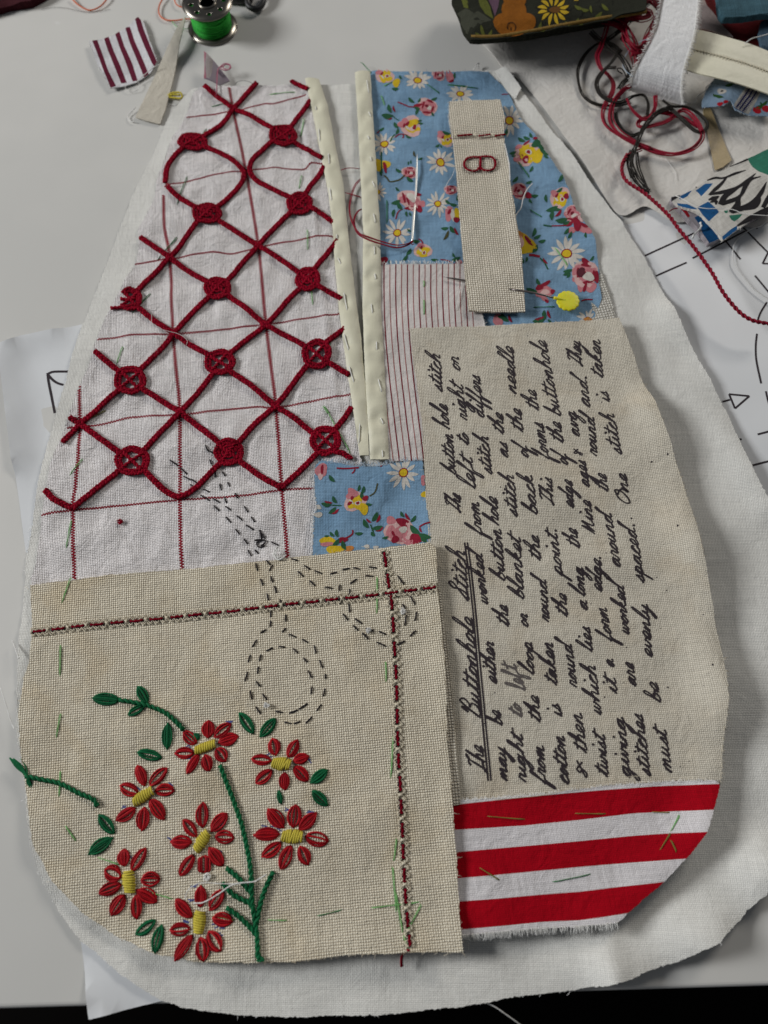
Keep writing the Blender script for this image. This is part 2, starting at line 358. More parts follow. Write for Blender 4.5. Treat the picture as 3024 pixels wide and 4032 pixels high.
def daisy(c, k, x, y, r, sq=1., rot=None, n=12):
    (px, py), = fr(k, [(x, y)]); s = FR[k][2]; r *= s; rr = random.Random(int(px*py)); rot = rr.uniform(0, 6) if rot is None else rot
    for i in range(n):
        a = rot+2*math.pi*i/n+rr.uniform(-.12, .12); L = r*rr.uniform(.8, 1.08); d = r*.18
        cx = px+math.cos(a)*(d+L)/2; cy = py+sq*math.sin(a)*(d+L)/2; aa = math.atan2(sq*math.sin(a), math.cos(a))
        c.poly(leafpts(cx, cy, (L-d)*math.hypot(math.cos(a), sq*math.sin(a)), r*.22, aa, rr.uniform(-.06, .06)), P_w, 1+(i % 2))
    c.poly(blob(px, py, r*.29, r*.27*sq, 0, 14, .04), P_r, 3); c.poly(blob(px, py, r*.23, r*.21*sq, 0, 12, .04), P_y, 4)
def B(c, k, x, y, rx, ry=None, m=None, lay=3, rot=0, wob=.14, sd=0):
    (px, py), = fr(k, [(x, y)]); s = FR[k][2]; c.poly(blob(px, py, rx*s, (ry or rx)*s, rot, 14, wob, sd), m, lay)
def Lf(c, k, *items):                        # leaves: x, y, length, angle(deg)
    for it in items:
        x, y, L, a = it[:4]; m = it[4] if len(it) > 4 else P_g; (px, py), = fr(k, [(x, y)]); s = FR[k][2]
        c.poly(leafpts(px, py, L*s, L*s*(.42 if m is P_g else .3), math.radians(a)), m, 5)
def St(c, k, m, w, *v):
    P = catmull(fl(k, *v), 6) if len(v) > 4 else fl(k, *v); c.ribbon(P, w, m, 4, taper=False)
def rose(c, k, x, y, r, kind='p', rot=0):
    r *= .92
    def o(dx, dy): 
        cq, sq = math.cos(rot), math.sin(rot); return x+r*(dx*cq-dy*sq), y+r*(dx*sq+dy*cq)
    a, b = o(0, 0); B(c, k, a, b, r*1.05, r*.95, P_lp, 1, wob=.12)
    if kind == 'p':
        for dx, dy, q in ((-.35, -.2, .55), (.35, -.25, .5), (0, .4, .55), (.45, .3, .42), (-.45, .35, .42)): a, b = o(dx, dy); B(c, k, a, b, r*q, r*q*.9, P_p, 2)
        for dx, dy, q, w in ((-.5, .0, .42, .13), (.1, -.62, .45, .13), (.15, .62, .5, .12), (.62, .1, .34, .12)):
            a, b = o(dx, dy); B(c, k, a, b, r*q, r*w, P_r, 3, rot+math.atan2(dy, dx)+1.57, .1)
        a, b = o(.2, .1); B(c, k, a, b, r*.32, r*.2, P_w, 3); a, b = o(-.1, 0); B(c, k, a, b, r*.2, r*.2, P_r, 4); B(c, k, a, b, r*.1, r*.1, P_d, 5)
    else:
        for dx, dy, q in ((0, 0, .62), (.4, .35, .45), (.3, -.35, .42), (-.15, .45, .4)): a, b = o(dx, dy); B(c, k, a, b, r*q, r*q*.85, P_y, 2)
        a, b = o(-.6, -.35); B(c, k, a, b, r*.42, r*.32, P_p, 3); a, b = o(.3, .1); B(c, k, a, b, r*.27, r*.22, P_w, 4); B(c, k, a, b, r*.15, r*.16, P_r, 5)
        a, b = o(-.35, -.2); B(c, k, a, b, r*.13, r*.24, P_r, 5, .5); a, b = o(-.3, .15); B(c, k, a, b, r*.3, r*.1, P_w, 4, .8)

# thread forms -------------------------------------------------
def arc(P): return np.r_[0, np.cumsum(np.linalg.norm(np.diff(P, axis=0), axis=1))]
def frame(P):
    T = np.gradient(P, axis=0); T /= np.linalg.norm(T, axis=1)[:, None]+1e-9; A = np.cross([0, 0, 1.], T); A /= np.linalg.norm(A, axis=1)[:, None]+1e-9
    return T, A, np.cross(T, A)
def braid(mb, P, w, r, m, pitch=3.2, hz=.35, step=.4, k=6, ph=0):
    P = resample(P, step); s = arc(P)/pitch*2*math.pi+ph; T, A, Bn = frame(P)
    for j in range(3):
        a = s+2*math.pi*j/3+.35*np.sin(s*.31+ph); mb.tube(P+A*(w*np.sin(a))[:, None]+Bn*(hz*np.sin(2*a))[:, None], r*(1+.14*np.sin(s*1.7+j)), (T_crim2 if (m is T_crim and j == 0) else m), k, flat=.85)
    for i in range(0, len(P)-1):
        if RS.rand() < .8:
            sg = RS.choice([-1, 1]); b = P[i]+A[i]*sg*(w+r*.5)*RS.uniform(.3, 1)+Bn[i]*r*RS.uniform(0, .8); e = b+A[i]*sg*RS.uniform(.2, .7)+T[i]*RS.normal(0, .4)+[0, 0, RS.uniform(-.1, .35)]
            mb.tube(np.array([b, (b+e)/2+RS.normal(0, .08, 3), e]), .035, m, 3)
def rope(mb, P, R, r, m, n=2, pitch=2.2, step=.35, k=6):
    P = resample(P, step); s = arc(P)/pitch*2*math.pi; T, A, Bn = frame(P)
    for j in range(n):
        a = s+2*math.pi*j/n; mb.tube(P+A*(R*np.cos(a))[:, None]+Bn*(R*np.sin(a))[:, None], r, m, k)
def strands(mb, P, R, r, m, n=5, step=1.0, k=5, seed=0, wav=.5):
    P = resample(P, step); L = arc(P); T, A, Bn = frame(P); rr = np.random.RandomState(seed)
    for j in range(n):
        f, g = rr.uniform(.25, .7, 2)/4; p, q = rr.uniform(0, 6.3, 2); bx, bz = rr.uniform(-.5, .5, 2)
        mb.tube(P+A*(R*(bx+np.sin(L*f+p)))[:, None]*(.6+wav)+Bn*(R*.5*(bz+1+np.sin(L*g+q)))[:, None], r*rr.uniform(.85, 1.1), m, k)
def petal(mb, cl, a, b, wpx, m, n=7, r=.26, openc=False, dz=.25, seed=0, blunt=False):
    q = unp(*np.array([a, b]).T, cl.zr); d = q[1]-q[0]; L = np.linalg.norm(d); d /= L; nn = np.array([-d[1], d[0]]); w = wpx/14.5/2-r*.5
    rr = np.random.RandomState(seed); t = np.linspace(0, 1, 11)
    offs = np.linspace(-1, 1, n)
    for i, o in enumerate(offs):
        if openc and abs(o) < .38: continue
        o2 = o+rr.normal(0, .1); pr = (np.sin(math.pi*t)**.6 if not blunt else np.clip(np.sin(math.pi*t)*3, 0, 1)*.8+.2)
        t0, t1 = rr.uniform(0, .05)+abs(o)*.04, 1-rr.uniform(0, .05)-abs(o)*.03; tt = t0+(t1-t0)*t
        p = q[0]+np.outer(tt*L, d)+np.outer(o2*w*pr, nn); z = dz*(1-.3*o*o)+.08*np.sin(math.pi*t)+rr.uniform(-.10, .08)
        P3 = cl.up(p); P3[:, 2] += z*np.clip(np.sin(math.pi*t)*2.5, .1, 1); mb.tube(P3, r*rr.uniform(.85, 1.1), (m if i % 2 else {T_red: T_red2, T_grn: T_grn2}.get(m, m)), 6)
def stitch(mb, cl, a, b, r, m, dz=.12, k=5, nseg=6):
    q = unp(*np.array([a, b]).T, cl.zr); t = np.linspace(0, 1, nseg+1)[:, None]; p = q[0]+(q[1]-q[0])*t
    ts = t[:, 0]; P3 = cl.up(p); P3[:, 2] += -.15+(dz+.15)*np.clip(np.sin(math.pi*ts)*4, 0, 1); mb.tube(P3, r, m, k)
def link_part(name, parent, fn, **tg):
    mb = MB(); fn(mb); return mb.build(name, parent, **tg)

# ================= SETTING =================
def slab(name, poly_mm, ztop, th, mat, bev=0., parent=None, **tg):
    P = np.array(poly_mm); n = len(P); mb = MB(); c = P.mean(0)
    A = .5*np.sum(P[:, 0]*np.roll(P[:, 1], -1)-np.roll(P[:, 0], -1)*P[:, 1])
    if A < 0: P = P[::-1]
    T1 = P-np.roll(P, 1, 0); T2 = np.roll(P, -1, 0)-P
    def nm(T): T = T/np.linalg.norm(T, axis=1)[:, None]; return np.stack([T[:, 1], -T[:, 0]], -1)
    Nn = nm(T1)+nm(T2); Nn /= (np.linalg.norm(Nn, axis=1)**2/2)[:, None]
    rings = []
    for k in range(5):
        a = k/4*math.pi/2; rings.append(np.c_[P-Nn*bev*(1-math.sin(a)), np.full(n, ztop-bev*(1-math.cos(a)))])
    rings.append(np.c_[P, np.full(n, ztop-th)])
    V = np.vstack(rings); F = [tuple(range(n))]
    for k in range(5):
        F += [(k*n+i, (k+1)*n+i, (k+1)*n+(i+1) % n, k*n+(i+1) % n) for i in range(n)]
    F.append(tuple(5*n+i for i in range(n-1, -1, -1)))
    mb.add(V, F, mat); return mb.build(name, parent, smooth=False, **tg)
N_ = NB('pale_grey_laminate'); _t = N_.node('ShaderNodeTexCoord').outputs['Object']
_c = N_.mix(N_.ss(N_.noise(_t, .9, 4, .6)[0], .35, .7), (.535, .525, .495), (.59, .575, .54)); _c = N_.mix(N_.ss(N_.noise(_t, 9, 2, .4)[0], .775, .79), _c, (.34, .32, .29)); _c = N_.mix(N_.ss(N_.noise(_t, 5.3, 2, .4)[0], .74, .76), _c, (.66, .65, .62))
N_.link(_c, N_.b.inputs['Base Color']); sp(N_.b, 'Specular IOR Level', .4); N_.link(N_.math('ADD', .30, N_.math('MULTIPLY', N_.noise(_t, 1.7, 5, .65)[0], .28)), N_.b.inputs['Roughness']); N_.bump(N_.noise(_t, 60, 3)[0], .03, .002); M_table = N_.m
e = unp([0, 3024], [3975, 3885], 0); d = e[1]-e[0]; d /= np.linalg.norm(d); up = np.array([-d[1], d[0]])
slab('table_top', [e[0]-d*700, e[1]+d*700, e[1]+d*700+up*900, e[0]-d*700+up*900], 0, 22, M_table, 1.2, kind='structure')
slab('floor', [(-3000, -2500), (3000, -2500), (3000, 3500), (-3000, 3500)], -720, 10, plain('dark_wood_floor', (.005, .004, .0035), .8, spec=.05), 0, kind='structure')

# ---- tracing paper under the work
M_paper = NB('tracing_paper'); _N = M_paper; _b = _N.b; sp(_b, 'Base Color', (.66, .67, .68, 1)); sp(_b, 'Roughness', .45); sp(_b, 'Specular IOR Level', .4); sp(_b, 'Alpha', .90)
_tc = _N.node('ShaderNodeTexCoord').outputs['Object']; _nn = _N.noise(_tc, 3, 3)[0]; _N.link(_N.mix(_nn, (.66, .67, .68), (.76, .77, .775)), _b.inputs['Base Color']); M_paper = _N.m
edge = fl('p', -60, 940, 0, 1373, 102, 2182, 317, 3698, 359, 4008)
paper = Cloth(fl('p', 0, 1373, 90, 1331, 283, 1286, 700, 1190, 1500, 1000, 2400, 700, 3200, 300, 3350, 1000, 3200, 2300, 2950, 3100, 2200, 3880, 633, 3942, 359, 4008, 317, 3698, 102, 2182), .1, M_paper, 4.0, jag=0.01, wr=.08, wseed=3, und=0., thick=.08,
              lifts=((fl('p', 348, 3930, 359, 4008, 400, 3998), 1.6, 4), (fl('p', 0, 1373, 50, 1800), 2.2, 5), (fl('p', 60, 1345, 200, 1310), 1.4, 4)), wl=(18, 40))
paper.surface()
def ink(cl, k, w, *v): cl.ribbon(catmull(fl(k, *v), 5) if len(v) > 4 else fl(k, *v), w, M_ink, 2, clip=False)
for v in ((45,240,270,135), (95,332,235,270), (262,250,400,180,500,128), (405,165,480,255), (485,105,605,225), (605,225,580,275), (580,275,630,276), (545,330,620,420),
          (600,450,570,500,555,545), (555,593,549,650,552,720,573,820), (380,908,432,893), (428,868,520,877), (520,877,455,933), (455,933,428,868), (466,1076,485,1073), (557,1052,640,1030),
          (515,1197,640,1165), (595,855,603,890,612,920), (535,88,556,118)):
    ink(paper, 'Z', .6, *v)
for v in ((450,935,350,937,312,952), (312,952,340,985,375,1010,415,1022), (312,945,318,1000,335,1090,357,1205)): ink(paper, 'H', .75, *v)
paper.mb.build('tracing_paper', label='thin translucent paper sheet with black pen pattern lines lying under the patchwork piece', category='paper')

# ================= THE PATCHWORK POCKET =================
pocket = empty('patchwork_pocket', 'pear-shaped hand-sewn patchwork piece of linen, checked, floral and striped cottons laid on the table', 'sewing project')
back_out = fl('p', 717,392, 760,352, 980,338, 1200,336, 1400,334, 1480,292, 1949,280, 1991,272, 2046,350, 2189,536, 2247,600, 2325,727, 2446,871, 2536,1010, 2603,1136, 2693,1329, 2832,1577, 2861,1627, 2935,1821, 3020,1995,
              3080,2200, 3130,2600, 3130,3000, 3095,3350, 3024,3482, 2900,3616, 2799,3696, 2640,3786, 2423,3848, 2250,3898, 2062,3920, 1900,3949, 1563,3991, 1382,3997, 1141,4006, 900,3994, 723,3969, 633,3939, 470,3830, 313,3698,
              241,3601, 169,3475, 121,3323, 96,3112, 60,2853, 69,2604, 90,2363, 100,2212, 121,2092, 151,1900, 187,1744, 259,1497, 301,1346, 386,1123, 434,1000, 524,766, 603,603, 663,458)
back = Cloth(back_out, .6, M_back, 1.6, jag=.09, wr=.13, wseed=2, ang=((600, 3900), (1600, 3900)), fuzz=T_wht, fuzzd=.9, fuzzl=(.2, .5), wl=(9, 22),
             lifts=((fl('p', 2650,1236, 2832,1577, 3020,1995), 1.6, 6, .5), (fl('p', 2423,3848, 2799,3696, 3095,3350), 3.0, 8, .6), (fl('p', 2000, 300, 2247, 600, 2446, 871), .5, 3), (fl('p', 2395, 3600, 2385, 3900), .9, 3.0)))
back.surface(); back.mb.build('backing_cloth', pocket, back.ang)
# narrow facing that shows between the backing edge and the checked cloth
facing = Cloth(fl('p', 1949,281, 1991,273, 2050,356, 2030,392, 1990,350), 1.35, M_back, 1.0, jag=.04, wr=.05, wseed=9, lifts=((fl('p', 1991, 273, 2060, 372), 1.2, 3),), fuzz=T_wht)
facing.surface(); facing.mb.build('cloth_fold', pocket, facing.ang)

# ---- checked tea-towel panel
chk_out = fl('p', 753,392, 763,366, 785,348, 870,344, 1010,338, 1140,334, 1215,338, 1262,603, 1325,904, 1335,1100, 1365,1352, 1395,1533, 1420,1800, 1440,1900, 1440,2240, 1200,2260, 700,2300, 118,2330, 121,2272, 142,2200, 160,2062, 172,1990,
             199,1828, 230,1740, 259,1671, 301,1545, 356,1430, 386,1322, 422,1243, 458,1165, 530,1045, 546,960, 545,904, 609,784, 615,711, 657,603, 681,530, 717,482, 732,446)
ridge = unp(*np.array(fl('Y', 1130,470, 1180,800, 1210,1100, 1240,1500)+fl('p', 1270,1150, 1300,1400, 1330,1600)).T, 2.)
chk = Cloth(chk_out, 1.45, M_chk, .9, jag=.08, wr=.24, wseed=4, ang=((292, 2010), (1110, 1931)), fuzz=T_wht, fuzzd=1.1,
            extra=lambda x, y: .55*np.exp(-(segdist(x, y, ridge)/1.3)**2)+.30*np.exp(-((y-118)/3.5)**2)*np.exp(-((x+45)/26.)**2), wl=(7, 20))
chk.surface()
HL = [fl('p', 734,460, 915,436, 1036,407, 1084,409, 1205,378), fl('Y', 20,995, 500,890, 660,880, 900,850, 1120,865, 1200,815, 1290,825),
      fl('H', 880,228, 1100,200)[:1]+fl('p', 669,1018)+fl('Y', 100,1590, 350,1540, 550,1550, 760,1500, 1050,1450, 1260,1410, 1390,1412),
      fl('p', 386,1340, 524,1322, 681,1316, 1000,1283, 1200,1255, 1345,1235), fl('p', 262,1681, 374,1672, 506,1644, 711,1632, 1000,1602, 1086,1602, 1385,1552), fl('p', 163,2028, 289,2010, 711,1968, 930,1955, 1110,1931, 1300,1922)]
VL = [fl('Y', 525,205, 560,400, 660,880, 760,1490)+fl('p', 1048,1285, 1086,1602, 1110,1925, 1130,2170, 1132,2230), fl('p', 645,771, 648,900, 669,1020, 681,1310, 708,1629, 708,1960, 717,2270), fl('p', 310,1515, 313,1666, 301,1900, 288,2000, 292,2280)]
for P, wd in [(h, .72) for h in HL]+[(v, 1.12) for v in VL]:
    q = resample(unp(*catmull(P, 8).T, chk.zr), .42); T = np.gradient(q, axis=0); T /= np.linalg.norm(T, axis=1)[:, None]; Nn = np.stack([-T[:, 1], T[:, 0]], -1)
    for i in range(len(q)-1):
        sgn = 1 if i % 2 else -1
        c = (q[i]+q[i+1])/2+Nn[i]*sgn*wd*.2; a = T[i]*.26; b = Nn[i]*wd*.34
        V = chk.up(np.array([c-a-b, c+a-b, c+a+b, c-a+b]), .035)
        if inside(np.array([c[0]]), np.array([c[1]]), chk.P)[0]: chk.mb.add(V, [(0, 1, 2, 3)], M_chkl)
chk.fringe(fl('p', 760,360, 870,344, 1010,338, 1190,334), .7, T_wht, 2.)
checked = chk.mb.build('checked_panel', pocket, chk.ang)

# crimson lattice: cords and woven rings
RINGS = [(760,562,58,31), (1115,538,54,42), (816,844,57,38), (1180,808,50,42), (515,1182,44,46), (859,1140,52,44), (1212,1103,48,46), (515,1501,62,55), (867,1430,60,50), (1248,1400,57,57), (524,1818,68,58), (902,1782,57,50), (1282,1737,60,60)]
CH = [('p', 807,346, 850,380, 918,428), ('p', 1012,332, 975,370, 918,428), ('Y', 555,370, 500,470, 430,540, 345,590), ('p', 918,428, 990,462, 1072,510), ('p', 1147,325, 1180,340, 1214,362), ('p', 1224,400, 1185,455, 1145,505),
      ('Y', 140,700, 70,770, 20,860, 8,985), ('Y', 350,690, 460,740, 580,820, 645,885), ('Y', 880,640, 790,720, 715,800, 690,880), ('Y', 15,1010, 110,1100, 240,1180), ('Y', 645,885, 640,960, 570,1060, 445,1165), ('Y', 690,885, 740,960, 880,1040, 1010,1095),
      ('Y', 1300,850, 1230,960, 1150,1075), ('Y', 1065,650, 1160,710, 1280,785), ('Y', 250,1300, 170,1430, 100,1530, 40,1592), ('Y', 450,1290, 600,1390, 760,1490), ('Y', 1025,1230, 890,1360, 760,1490), ('Y', 1195,1190, 1280,1240, 1375,1305),
      ('p', 553,938, 610,975, 669,1018), ('H', 1110,195, 1020,290, 905,390), ('H', 1110,195, 1210,270, 1350,350), ('p', 1016,968, 955,1040, 898,1106), ('p', 1016,968, 1100,1020, 1178,1075), ('p', 1330,945, 1290,1000, 1240,1066),
      ('H', 920,540, 1030,620, 1140,690), ('H', 1360,465, 1250,570, 1140,690), ('p', 900,1170, 975,1225, 1048,1285), ('p', 1180,1140, 1110,1215, 1048,1285), ('p', 1250,1130, 1290,1150, 1345,1180),
      ('H', 1140,690, 1050,800, 940,905), ('H', 1140,690, 1240,760, 1350,820), ('p', 1048,1285, 975,1340, 910,1392), ('p', 1048,1285, 1125,1325, 1205,1368), ('p', 1360,1295, 1320,1325, 1288,1355),
      ('p', 378,1390, 425,1430, 470,1465), ('H', 760,1080, 650,1170, 525,1275), ('H', 945,1060, 1060,1130, 1180,1205), ('H', 1390,965, 1290,1080, 1180,1205), ('p', 908,1468, 1000,1530, 1086,1602), ('p', 1210,1443, 1150,1520, 1086,1602), ('p', 1293,1435, 1340,1460, 1375,1480),
      ('p', 276,1646, 316,1669), ('p', 246,1742, 280,1705, 316,1669), ('p', 316,1669, 390,1725, 462,1778), ('H', 1180,1205, 1080,1310, 955,1435), ('H', 1180,1205, 1290,1290, 1430,1400), ('p', 1086,1602, 1010,1670, 945,1745), ('p', 1086,1602, 1155,1645, 1228,1705), ('p', 1385,1608, 1350,1655, 1318,1690),
      ('p', 1315,1785, 1350,1790, 1385,1812), ('J', 760,270, 640,380, 485,505), ('J', 300,385, 350,440, 420,480, 485,505), ('J', 975,280, 1070,380, 1150,425, 1185,425), ('J', 1425,220, 1330,320, 1240,400, 1185,425), ('p', 950,1822, 1030,1880, 1110,1925), ('p', 1250,1790, 1180,1860, 1110,1925), ('p', 700,522, 725,540)]
def snap(P):
    P = [np.array(p, float) for p in P]
    for e_, nx in ((0, 1), (-1, -2)):
        for cx, cy, rx, ry in RINGS:
            d = P[e_]-[cx, cy]; q = math.hypot(d[0]/rx, d[1]/ry)
            if .7 < q < 1.7: P[e_] = np.array([cx, cy])+d/q*.86
    return P
for i, it in enumerate(CH):
    P = chk.at(catmull(snap(fl(it[0], *it[1:])), 8), .62)
    link_part('chain_stitch_cord', checked, lambda mb: braid(mb, P, .56, .45, T_crim, 3.1, .26, ph=i))
for i, (cx, cy, rx, ry) in enumerate(RINGS):
    def mk(mb):
        t = np.linspace(0, 2*math.pi, 49)
        if i == 4: t = np.linspace(-2.5, 2.6, 40)
        for f, hh in ((.92, .75), (.70, .6)):
            wv = 1+.03*np.sin(5*t+i); braid(mb, chk.at(np.c_[cx+rx*f*wv*np.cos(t), cy+ry*f*wv*np.sin(t)], hh), .34, .34, T_crim, 2.6, .22, ph=i)
        a0 = .75+.12*math.sin(i*2.1)
        for a in (a0, a0+1.57):
            u = np.linspace(-.8, .8, 9); rope(mb, chk.at(np.c_[cx+rx*u*math.cos(a), cy+ry*u*math.sin(a)], .75), .28, .36, T_crim, 2, 2.4)
        if i in (0, 1, 3, 5, 6, 11, 2):
            tt = np.linspace(0, 12.5, 60); braid(mb, chk.at(np.c_[cx+rx*(.1+.035*tt)*np.cos(tt), cy+ry*(.1+.035*tt)*np.sin(tt)], .8), .2, .26, T_crim, 2.2, .15)
        if i == 4:
            for dy in (-6, 34): rope(mb, chk.at([(cx-38-(dy+6)*.9, cy+dy+4), (cx-15, cy+dy*.8+6), (cx+20, cy+dy*.6)], .7), .3, .38, T_crim, 2, 2.4)
    link_part('woven_ring', checked, mk)

# ---- blue floral panel
flo_out = fl('p', 1476,280, 1640,286, 1800,284, 1924,281, 1953,312, 1995,354, 2014,384, 2040,457, 2102,530, 2156,617, 2210,699, 2238,758, 2256,816, 2322,914, 2341,946, 2357,1039, 2357,1112, 2368,1180, 2337,1262, 2337,1300, 1860,1330, 1850,1080, 1470,1080, 1470,904, 1460,660, 1450,422, 1450,284)
flo = Cloth(flo_out, 1.45, M_blue, 1.0, jag=.05, wr=.22, wseed=6, ang=((1476, 280), (1924, 281)), fuzz=T_bluf, fuzzd=.8, lifts=((fl('p', 2102,530, 2238,758, 2341,946), .9, 4),))
flo.surface()
c = flo
daisy(c,'s',848,195,240,.75); daisy(c,'s',1545,405,240,.65); daisy(c,'s',305,1235,235); daisy(c,'s',1220,1535,250)
daisy(c,'t',1175,440,210); daisy(c,'t',515,890,240); daisy(c,'t',200,240,150); daisy(c,'u',205,760,230); daisy(c,'v',1035,735,290,.9,n=13); daisy(c,'v',1340,1700,170)
rose(c,'s',310,130,150,'y'); B(c,'s',500,250,65,60,P_y,3); rose(c,'s',1190,110,110); B(c,'s',1370,130,65,100,P_p,2); B(c,'s',1400,200,45,22,P_r,4,-.7)
rose(c,'s',1010,610,160,'p',.3); St(c,'s',P_r,.5,520,555,620,590,700,620,800,628); B(c,'s',850,600,70,30,P_r,4,-.4)
Lf(c,'s',(745,515,130,40),(845,700,110,120),(1115,490,110,-20),(1100,725,80,60),(870,515,90,-60),(840,640,110,15),(395,650,150,70),(350,752,190,0),(880,840,80,-20),(895,885,90,5),(700,1110,120,35),(500,910,140,60),(510,1020,120,-70),(255,980,110,-30),(540,1670,120,30),(720,1815,140,35),(700,1555,60,90),(740,1540,60,90),(890,1490,90,-20),(480,335,120,0),(570,160,80,60),(1455,110,90,90),(1320,1045,150,20),(1170,1265,90,-30),(1235,1280,60,70),(260,1700,110,90))
Lf(c,'s',(465,655,110,70,P_r),(380,790,110,0,P_r),(800,1415,120,75,P_b),(200,1020,70,-30,P_r),(1390,1150,60,40,P_r))
St(c,'s',P_g,.35,430,745,480,790,545,830); St(c,'s',P_g,.5,480,1075,430,1130,400,1200); St(c,'s',P_b,.6,300,1740,350,1790,390,1855,470,1845,560,1820,640,1750); St(c,'s',P_g,.5,255,1360,255,1500,265,1700)
rose(c,'s',740,930,190,'y',.1); B(c,'s',595,890,75,55,P_p,4,-.6); B(c,'s',630,915,20,38,P_r,5,.5); B(c,'s',800,945,30,35,P_r,6); St(c,'s',P_r,.45,480,1130,540,1075,610,1060,690,1080); St(c,'s',P_r,.45,600,1050,620,1100,600,1145)
B(c,'s',210,1580,85,100,P_y,2); B(c,'s',335,1570,70,60,P_y,2); B(c,'s',315,1620,30,80,P_r,4,-.3); rose(c,'s',715,1700,125); rose(c,'s',1300,1160,135,'y'); B(c,'s',1230,1070,70,50,P_p,3); rose(c,'s',1390,1990,110)
B(c,'t',720,360,190,170,P_lp,1); B(c,'t',650,330,90,110,P_p,2,.5); B(c,'t',800,400,100,90,P_p,2); B(c,'t',740,320,60,90,P_w,3,-.5); B(c,'t',625,330,22,90,P_r,4,-.3); B(c,'t',690,390,16,70,P_r,4,-.4); B(c,'t',740,500,120,28,P_r,4,0); B(c,'t',870,510,60,55,P_r,3); B(c,'t',920,430,50,60,P_p,2); B(c,'t',860,280,45,30,P_r,4,.4)
Lf(c,'t',(490,400,170,-20),(560,470,160,60),(460,590,130,100),(670,600,100,80),(730,600,80,70),(1340,405,110,40),(1430,445,130,10),(1290,820,130,0),(1420,850,150,50),(710,850,80,35),(820,1020,140,10),(700,1210,150,-60),(640,1320,130,-50),(1440,1270,90,60),(1470,1320,150,-20),(390,1380,60,80),(1490,340,100,-80),(520,190,90,40),(1120,1335,120,0))
Lf(c,'t',(1310,930,170,-60,P_b),(1480,880,140,60,P_r)); St(c,'t',P_r,.4,600,520,530,570,490,680); St(c,'t',P_r,.4,1220,1335,1320,1345,1420,1385); St(c,'t',P_r,.45,860,990,910,1020,930,1075)
B(c,'t',1360,590,75,110,P_p,2,.1); B(c,'t',1365,570,25,50,P_r,4,.3); B(c,'t',1420,620,35,100,P_w,3); B(c,'t',1490,620,55,110,P_y,3); B(c,'t',1480,700,45,50,P_r,4); rose(c,'t',930,1190,145,'y',.7); B(c,'t',285,1360,75,70,P_r,3); B(c,'t',1520,1400,60,60,P_p,3)
rose(c,'u',440,1250,185,'y',-1.0); B(c,'u',420,1210,50,110,P_y,4,.6); B(c,'u',610,1290,75,110,P_y,3); B(c,'u',440,1320,50,55,P_r,6); B(c,'u',450,1330,25,22,P_lp,7); B(c,'u',340,1140,50,35,P_p,3,-.6); B(c,'u',450,1085,60,16,P_r,4,-.5); B(c,'u',575,1035,30,22,P_r,6); B(c,'u',590,1110,70,50,P_g,5); B(c,'u',690,1210,100,40,P_g,5,.9)
Lf(c,'u',(255,1220,110,-15),(270,1265,70,-10),(385,1025,130,35),(515,985,90,60),(730,1310,90,40),(515,1470,100,-60),(290,1610,120,-45),(485,1660,100,-20),(570,1845,110,5),(515,1915,90,60),(930,1640,130,-60),(925,1785,100,-25),(740,1890,110,80),(150,930,110,-60),(455,1010,110,30))
rose(c,'u',350,1775,125,'p',.4); B(c,'u',485,1840,50,45,P_r,4); rose(c,'u',930,1890,150,'y',.2); B(c,'u',1020,1880,40,35,P_r,6); St(c,'u',P_r,.4,95,372,140,365,190,362)
rose(c,'v',1120,170,135,'p',.6); B(c,'v',1280,390,110,60,P_p,2,.6); B(c,'v',1180,320,60,95,P_r,4,-.4); B(c,'v',1280,345,70,22,P_r,4,.6); B(c,'v',1080,310,60,28,P_r,4,-.5); B(c,'v',1200,230,80,30,P_lp,3,.7); B(c,'v',1110,400,45,50,P_p,2)
Lf(c,'v',(820,75,190,-20),(890,80,130,20),(830,190,150,100),(960,245,190,-10),(1030,290,110,-30),(1030,410,110,-50),(1080,460,110,-60),(1310,480,80,80),(560,420,130,-75),(610,480,110,-20),(680,540,110,-5),(575,650,150,-60),(400,830,110,70),(450,820,90,-80),(1050,980,140,-10),(1030,1015,120,-35),(1060,1050,90,-50),(1400,800,90,-50),(530,1265,170,20),(625,1150,110,60),(630,1695,190,-12),(720,1620,140,80),(790,1705,70,40),(140,1660,170,50),(90,1640,120,0))
Lf(c,'v',(910,150,150,-50,P_r),(780,1615,130,70,P_r),(220,1680,130,70,P_r),(640,1665,150,-15,P_r),(730,830,110,50,P_r))
St(c,'v',P_g,.6,700,318,760,330,820,335); St(c,'v',P_r,.5,820,330,930,332,1040,330); St(c,'v',P_r,1.0,490,752,560,755,650,770); St(c,'v',P_g,.5,650,790,720,860,765,965); St(c,'v',P_r,.5,1250,1420,1320,1400,1410,1405)
B(c,'v',420,580,170,150,P_y,2,.5); B(c,'v',370,560,50,80,P_lp,3); B(c,'v',490,540,28,90,P_r,4,-.7); B(c,'v',350,450,60,50,P_o,3); B(c,'v',400,700,80,40,P_y,3)
rose(c,'v',1300,1030,215,'p'); B(c,'v',1240,1010,62,62,P_d,6); B(c,'v',1320,860,90,42,P_r,4,.5); B(c,'v',1350,1080,80,60,P_w,5); B(c,'v',1460,1080,38,100,P_r,4); B(c,'v',1380,1230,80,80,P_p,2); B(c,'v',1240,1220,45,80,P_p,2); B(c,'v',1300,1230,25,70,P_r,4,.4)
B(c,'v',710,1290,130,90,P_p,2,.2); B(c,'v',720,1180,80,30,P_r,4,-.5); B(c,'v',640,1230,60,40,P_r,4); B(c,'v',830,1290,36,36,P_r,4); B(c,'v',720,1300,70,40,P_lp,3); B(c,'v',720,1400,60,30,P_p,3,.7); B(c,'v',745,1430,30,22,P_r,4,.7); B(c,'v',40,1690,80,80,P_p,2); B(c,'v',1340,1690,60,22,P_o,5)
